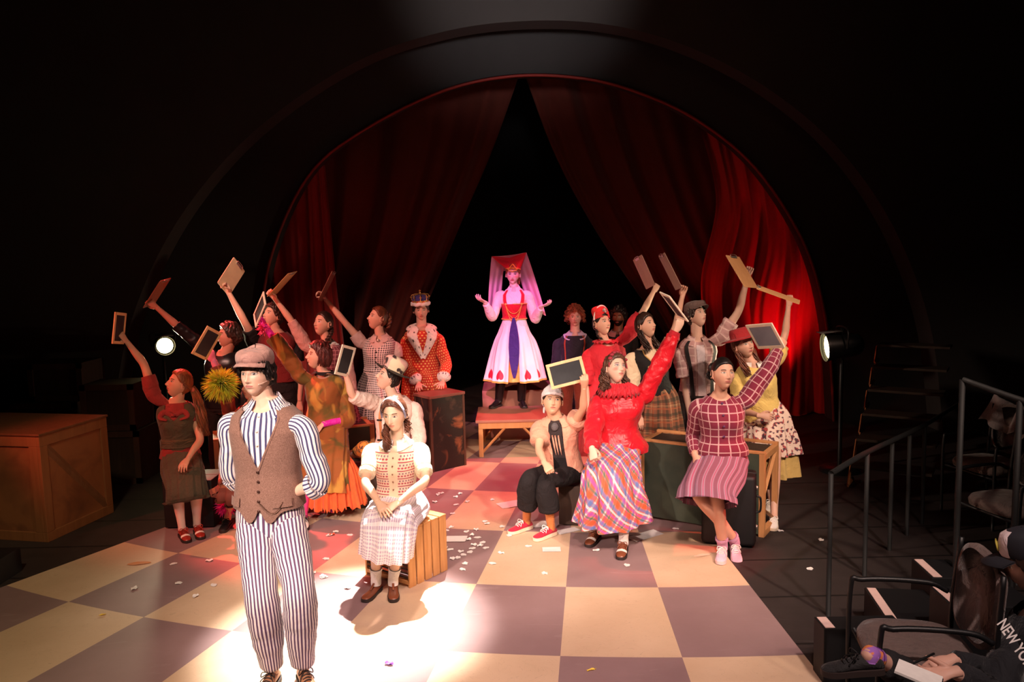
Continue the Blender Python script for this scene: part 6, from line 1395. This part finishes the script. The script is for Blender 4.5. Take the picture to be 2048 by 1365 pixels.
# ================================================================== red hat, yellow top
P=human('person in red brimmed hat, yellow blouse and floral skirt raising the rightmost clipboard',6.85,
 dict(hc=(1487,690),nk=(1508,730),pv=(1533,845),sL=(1550,722,.0),sR=(1478,748),eL=(1570,668,1),wL=(1577,612,-1),eR=(1480,820,1),wR=(1520,832,-1),kL=(1550,930,-1),kR=(1530,930,1),aL=(1548,1030,'g'),aR=(1543,998,'g')),
 sex='f',s=.94,fy=8,head=(38,12,10),hands=('grip','relax'),hdir=(None,(.95,-.25,-.1)),hnrm=((.1,-.5,.8),(0,-.9,.3)),skin=S('red_hat_girl',(.66,.38,.28),lip=(.42,.10,.10),brow=(.02,.01,.01)))
YEL=cloth('yellow_cotton',(.78,.58,.18),.15,7)
top(P,'yellow_blouse',YEL,.0,1.02,.024,(.5,.9),(.026,.048,.050),.006,28,sdisp=.1)
collar(P,'cream_collar',WHITEC,.05,.014,.25,1.02,.03,.04)
FLO=mat('floral_print',lambda: mixc(cl((noise(34,1,None,.3)-.52)*18),(.80,.62,.52),mixc(cl((noise(50,1)-.5)*20),(.10,.05,.07),(.45,.08,.08))),.85)
YLW=cloth('mustard_skirt',(.62,.42,.14),.2,5)
skirt(P,'mustard_overskirt',YLW,standing_path(P,.30,.26,.25,.30),10,.09,110,30,8)
skirt(P,'floral_apron',FLO,[(q[0],q[1]*1.10,q[2]*1.08,None) for q in standing_path(P,.50,.25,.24,.34)],10,.08,110,30,8,th0=-2.0,th1=1.35)
h_=hair_cap(P,None,.016,(.06,.0,-.10),.3,24,3,ret=True)
for s_,x in((1,.062),(2,-.062)): locks(P,h_,[(x,-.03,.0),(x*1.25,.0,-.09),(x*1.2,.03,-.19),(x*1.1,.045,-.27)],50,.026,.0045,.008,2.,s_)
piece(P,'hair',h_,HAUB)
m=M(); n=40; G=[[P.H((math.sin(a)*r,math.cos(a)*r*1.08-.005,z)) for a in np.linspace(0,2*PI,n,endpoint=False)] for r,z in((.165,.052),(.168,.058),(.12,.066),(.092,.070),(.090,.11),(.080,.145),(.004,.150))]; m.grid(np.array(G),True); piece(P,'red_hat',m,cloth('dark_red_felt',(.34,.015,.02)))
shoe(P,'L','sneaker',None,dict(upper=WHITEL,sole=SOLEW,lace=LACEW),yaw=-20); shoe(P,'R','sneaker',None,dict(upper=WHITEL,sole=SOLEW,lace=LACEW),yaw=-30)
# ================================================================== plaid cardigan girl
P=human('person on the black suitcase in burgundy windowpane cardigan and striped skirt, slate raised',5.9,
 dict(hc=(1446,748,-.05),nk=(1440,795),pv=(1445,935),sL=(1490,802,-.0),sR=(1400,815),eL=(1535,742,1),wL=(1560,695,1),eR=(1388,872,1),wR=(1390,912,-1),kL=(1433,985,-1),kR=(1396,985,-1),aL=(1445,1090,'g'),aR=(1470,1082,'z',.11)),
 sex='f',s=.99,fy=8,head=(26,10,-3),hands=('grip','fist'),hdir=(None,(.15,-.5,-.8)),hnrm=((.2,-.9,.2),(-.6,-.6,.2)),w=1.04,lw=1.1,
 skin=S('cardigan_girl',(.66,.36,.25),lip=(.42,.11,.10),brow=(.012,.008,.008),gaze=(.5,.3)))
BURG=mat('burgundy_windowpane',lambda: windowf((.20,.018,.045),(.58,.36,.36),17,.075),.9,sheen=.3,bump=(lambda:noise(70,3),.4,.004))
bl=lambda t,th:.022*np.exp(-((t-.30)/.12)**2)
c_=top(P,'windowpane_cardigan',BURG,.20,1.03,.024,(1.80,1.85),(.024,.036,.036,.030,.022),.004,29,offs=bl,sdisp=.05)
m=M(); torso_grid(P,m,.15,.22,.026,n=60,K=5); piece(P,'cardigan_rib',m,cloth('burgundy_rib',(.22,.015,.035)),parent=c_)
buttons(P,c_,plain('dark_pearl',(.12,.05,.12),.2),(.95,.80,.65,.50,.36,.24),.0,.034,.009)
STS=mat('plum_stripe_skirt',lambda: stripesf((.20,.085,.13),(.30,.20,.28),22,.45,(.36,.02,.10)),.85,bump=(lambda:noise(9,3),.5,.015))
sp=seated_path(P,.07,.95,.30)[:4]; kk_=(P.kL+P.kR)/2; sp[3]=(kk_*.97+P.pv*.03+V(0,0,.0),.19,.10,None); sp.append((kk_+unit(kk_-P.pv)*.05+V(.01,0,-.05),.205,.11,None)); skirt(P,'striped_skirt',STS,sp,9,.06,130,46,6,U=1.1)
h_=hair_cap(P,None,.008,(.064,.012,-.08),.10,40,3,ret=True); h_.ball(P.H((.02,-.115,.045)),(.045,.035,.045),12); locks(P,h_,[(.02,-.13,.05),(.05,-.14,.0),(.03,-.12,-.04)],20,.02,.004,.006,2,3); piece(P,'hair',h_,HBLACK)
PSN=dict(upper=cloth('lilac_canvas',(.70,.52,.66),.1,20),sole=plain('pink_rubber',(.80,.60,.62),.5),lace=LACEW); PSK=cloth('lilac_sock',(.58,.30,.46))
shoe(P,'L','sneaker',(1436,1142),PSN,sock=(PSK,.14)); shoe(P,'R','sneaker',(1478,1122),PSN,pitch=-20,sock=(PSK,.10))
# ================================================================== spectator, bottom right
P=human('person in the audience in black top and trucker cap writing in a notebook',3.2,
 dict(hc=(2062,1128),nk=(2085,1225),pv=(2100,1460,.0),sR=(2040,1290,-.16),sL=(2075,1262,.16),eR=(1985,1385,-1),wR=(1905,1345,-1),eL=(1985,1350,-1),wL=(1900,1322,-1),kR=(1880,1380,-1),kL=(1850,1375,1),aL=(1738,1308,'z',.60),aR=(1850,1500,'g')),
 sex='m',s=.96,fy=-82,head=(-86,-16,0),hands=('pinch','relax'),hdir=((-.9,-.25,-.2),(-.95,-.1,-.1)),hnrm=((.1,-.4,.9),(0,.4,-.9)),skin=S('spectator',(.60,.34,.26),lip=(.4,.12,.11),brow=(.03,.02,.02)))
BTOP=cloth('black_sweatshirt',(.008,.008,.011),.3)
s_=top(P,'black_sweatshirt',BTOP,-.05,1.02,.030,(1.85,1.85),(.035,.045,.040,.030),.006,30)
trousers(P,'black_trousers',BLACKC,(.02,.025,.03,.02),1.75,.2)
piece(P,'hair',hair_cap(P,None,.012,(.050,-.02,-.09),.3,26,9,ret=True),HDK)
m=M(); n=40; th=np.linspace(0,2*PI,n,endpoint=False); G=[[P.H((math.sin(a)*r*.92,math.cos(a)*r*1.1-.004,z)) for a in th] for r,z in((.090,.045),(.093,.065),(.090,.10),(.075,.135),(.04,.152),(.003,.156))]; G=np.array(G); G=np.stack([crs(G[:,j],16) for j in range(n)],1); m.grid(G,True)
mi=[]; cap=piece(P,'trucker_cap',m,plain('black_cap',(.012,.012,.018),.8))
m=M(); th2=np.linspace(-.85,.85,20); G=[[P.H((math.sin(a)*r*.925,math.cos(a)*r*1.105-.004+.0015,z)) for a in th2] for r,z in((.0915,.05),(.0945,.065),(.0915,.10),(.076,.136),(.05,.150))]; m.grid(np.array(G)); piece(P,'cap_front_panel',m,cloth('pale_cap_panel',(.72,.60,.62),.05),parent=cap)
m=M(); c0=[P.H((math.sin(a)*.035-.0,.102-.0*a,.092+math.cos(a)*.022)) for a in np.linspace(0,2*PI,24)]; m.tube(c0,[.003]*24,6); m.ball(P.H((0,.101,.092)),(.028,.006,.02),10,np.stack([P.HX,P.HY,P.HZ],1)); piece(P,'cap_patch',m,plain('olive_yellow_patch',(.42,.36,.06)),parent=cap)
m=M(); th2=np.linspace(-1.1,1.1,30); G=[[P.H((math.sin(a)*(.088),math.cos(a)*.104+q*.075*math.cos(a)**.4,.052+dz-.018*q-.02*math.sin(a)**2)) for a in th2] for q,dz in((0,.004),(.5,.004),(1,0),(1.01,-.004),(.5,-.002),(0,-.002))]; m.grid(np.array(G)); piece(P,'cap_brim',m,plain('black_cap',(.012,.012,.018),.8),parent=cap)
# lettering printed on the sleeve
def text_mesh(s_,size,ext=.001):
    cu=bpy.data.curves.new('t','FONT'); cu.body=s_; cu.size=size; cu.extrude=ext; cu.offset=.004*size/.1*0+.0012; cu.align_x='LEFT'
    ob=bpy.data.objects.new('t',cu); SC.collection.objects.link(ob); me=bpy.data.meshes.new_from_object(ob.evaluated_get(bpy.context.evaluated_depsgraph_get())); bpy.data.objects.remove(ob)
    v=np.array([q.co[:] for q in me.vertices]); f=[tuple(p.vertices) for p in me.polygons]; return v,f
v,f=text_mesh('NEW YORK',.088); 
a_=at(1993,1248,2.93); b_=at(2052,1338,2.86); X=unit(b_-a_); up_=unit(at(2016,1236,2.95)-a_); N=unit(np.cross(X,up_)); U_=np.cross(N,X)
if N[1]>0: N=-N
m=M(); m.add(a_+v[:,:1]*X*.44+v[:,1:2]*unit(up_-(up_@X)*X)*.85+v[:,2:3]*N,f); piece(P,'sleeve_lettering',m,plain('white_print',(.80,.76,.74),.6),parent=s_)
shoe(P,'L','sneaker',None,dict(upper=cloth('black_felt_shoe',(.012,.011,.012)),sole=SOLE,lace=BLK),yaw=-95,sock=(mat('purple_orange_sock',lambda: mixc(cl((noise(14,1,None,.3,1.)-.5)*20),(.30,.12,.45),(.65,.20,.06)),.8),.13),pitch=-4)
shoe(P,'R','sneaker',None,MB_,yaw=-90)
rt=empty('notebook',at(1845,1345,2.75),'open white notebook in the hands of the spectator','notebook')
a=at(1797,1322,2.8); b=at(1885,1358,2.72); X=unit(b-a); Y_=unit(V(.15,.95,-.05)); Y_=unit(Y_-(Y_@X)*X); N=np.cross(X,Y_); R=np.stack([X,Y_,N],1)
m=M(); m.box((a+b)/2+Y_*-.06,(np.linalg.norm(b-a),.14,.008),R); put('pages',m,PAPER,rt,False)
m=M(); m.box((a+b)/2+Y_*-.06-N*.0055,(np.linalg.norm(b-a)+.008,.148,.003),R); put('cover',m,BLK,rt,False)
pn=at(1812,1335,2.78); pe=at(1868,1308,2.85); m=M(); m.tube([pn,pn*.9+pe*.1,pe],[.001,.004,.0045],10,8); put('pen',m,BLKM,label='black pen held over the notebook',cat='pen')
# ================================================================== slates and clipboards
board('slate',[(228,632),(254,630),(246,682),(226,684)],6.55,.26,.175,0,1,'wood-framed slate held up at the far left by the copper haired girl',group='raised slates')
board('slate',[(412,656),(440,675),(415,716),(387,701)],6.60,.26,.18,0,1,'wood-framed slate in the pink gloved hand below the black jacket sleeve',group='raised slates')
board('slate',[(524,594),(535,598),(515,646),(504,640)],6.75,.26,.18,1,-1,'narrow-looking cream-framed slate in the magenta glove',mats=(WHTF,CHALK),group='raised slates')
board('slate',[(683,695),(711,701),(697,752),(671,741)],6.75,.26,.18,0,1,'cream-framed slate held by the performer in the bowler hat',mats=(WHTF,CHALK),group='raised slates')
board('slate',[(1094,727),(1108,782),(1172,763),(1159,713)],6.2,.29,.20,0,-1,'wood-framed slate held over the white head scarf',group='raised slates')
board('slate',[(1325,591),(1333,586),(1371,636),(1363,642)],6.0,.26,.18,1,-1,'cream-framed slate seen nearly edge-on in the red jacket hand',mats=(WHTF,CHALK),group='raised slates')
board('slate',[(1490,650),(1517,699),(1570,695),(1543,647)],5.78,.29,.21,-1,1,'large cream-framed slate with grey surface held by the girl in the plaid cardigan',mats=(WHTF,CHALKG),group='raised slates')
board('clipboard',[(323,558),(340,560),(306,613),(288,613)],7.6,.32,.23,1,1,'dark red-brown clipboard held up furthest left',kind='c',mats=CLIPD,group='raised clipboards')
board('clipboard',[(463,530),(495,527),(463,578),(430,581)],7.9,.32,.23,-1,1,'brightly lit pale cream clipboard at the upper left',kind='c',mats=CLIPP,group='raised clipboards')
board('clipboard',[(578,547),(593,543),(555,588),(532,594)],7.75,.32,.23,1,1,'tan clipboard tilted beside the magenta glove slate',kind='c',mats=CLIPW,group='raised clipboards')
board('clipboard',[(664,543),(672,545),(644,604),(636,600)],8.05,.32,.23,1,1,'dark clipboard seen edge-on above the checked dress girl',kind='c',mats=CLIPD,group='raised clipboards')
board('clipboard',[(1262,512),(1287,518),(1312,575),(1291,574)],7.85,.32,.23,-1,-1,'pinkish tan clipboard in the hand of the crimson dress',kind='c',mats=wood('hardboard_rose',(.50,.30,.22),(.60,.38,.28),.5),group='raised clipboards')
board('clipboard',[(1312,504),(1330,507),(1366,580),(1353,584)],7.45,.36,.23,-1,-1,'long grey-brown clipboard raised by the black vest girl',kind='c',mats=wood('hardboard_grey',(.32,.19,.14),(.40,.26,.19),.5),group='raised clipboards')
board('clipboard',[(1451,511),(1478,513),(1515,575),(1490,576)],7.35,.36,.24,-1,1,'orange-tan clipboard with a silver clip, highest at the right',kind='c',mats=CLIPW,group='raised clipboards')
board('clipboard',[(1517,571),(1523,582),(1590,606),(1597,600)],6.65,.36,.23,0,-1,'tan clipboard held flat and nearly edge-on at the far right',kind='c',mats=CLIPW,group='raised clipboards')
if __import__('os').environ.get('SKLOG'):
    for q in SKINLOG: print(*q)
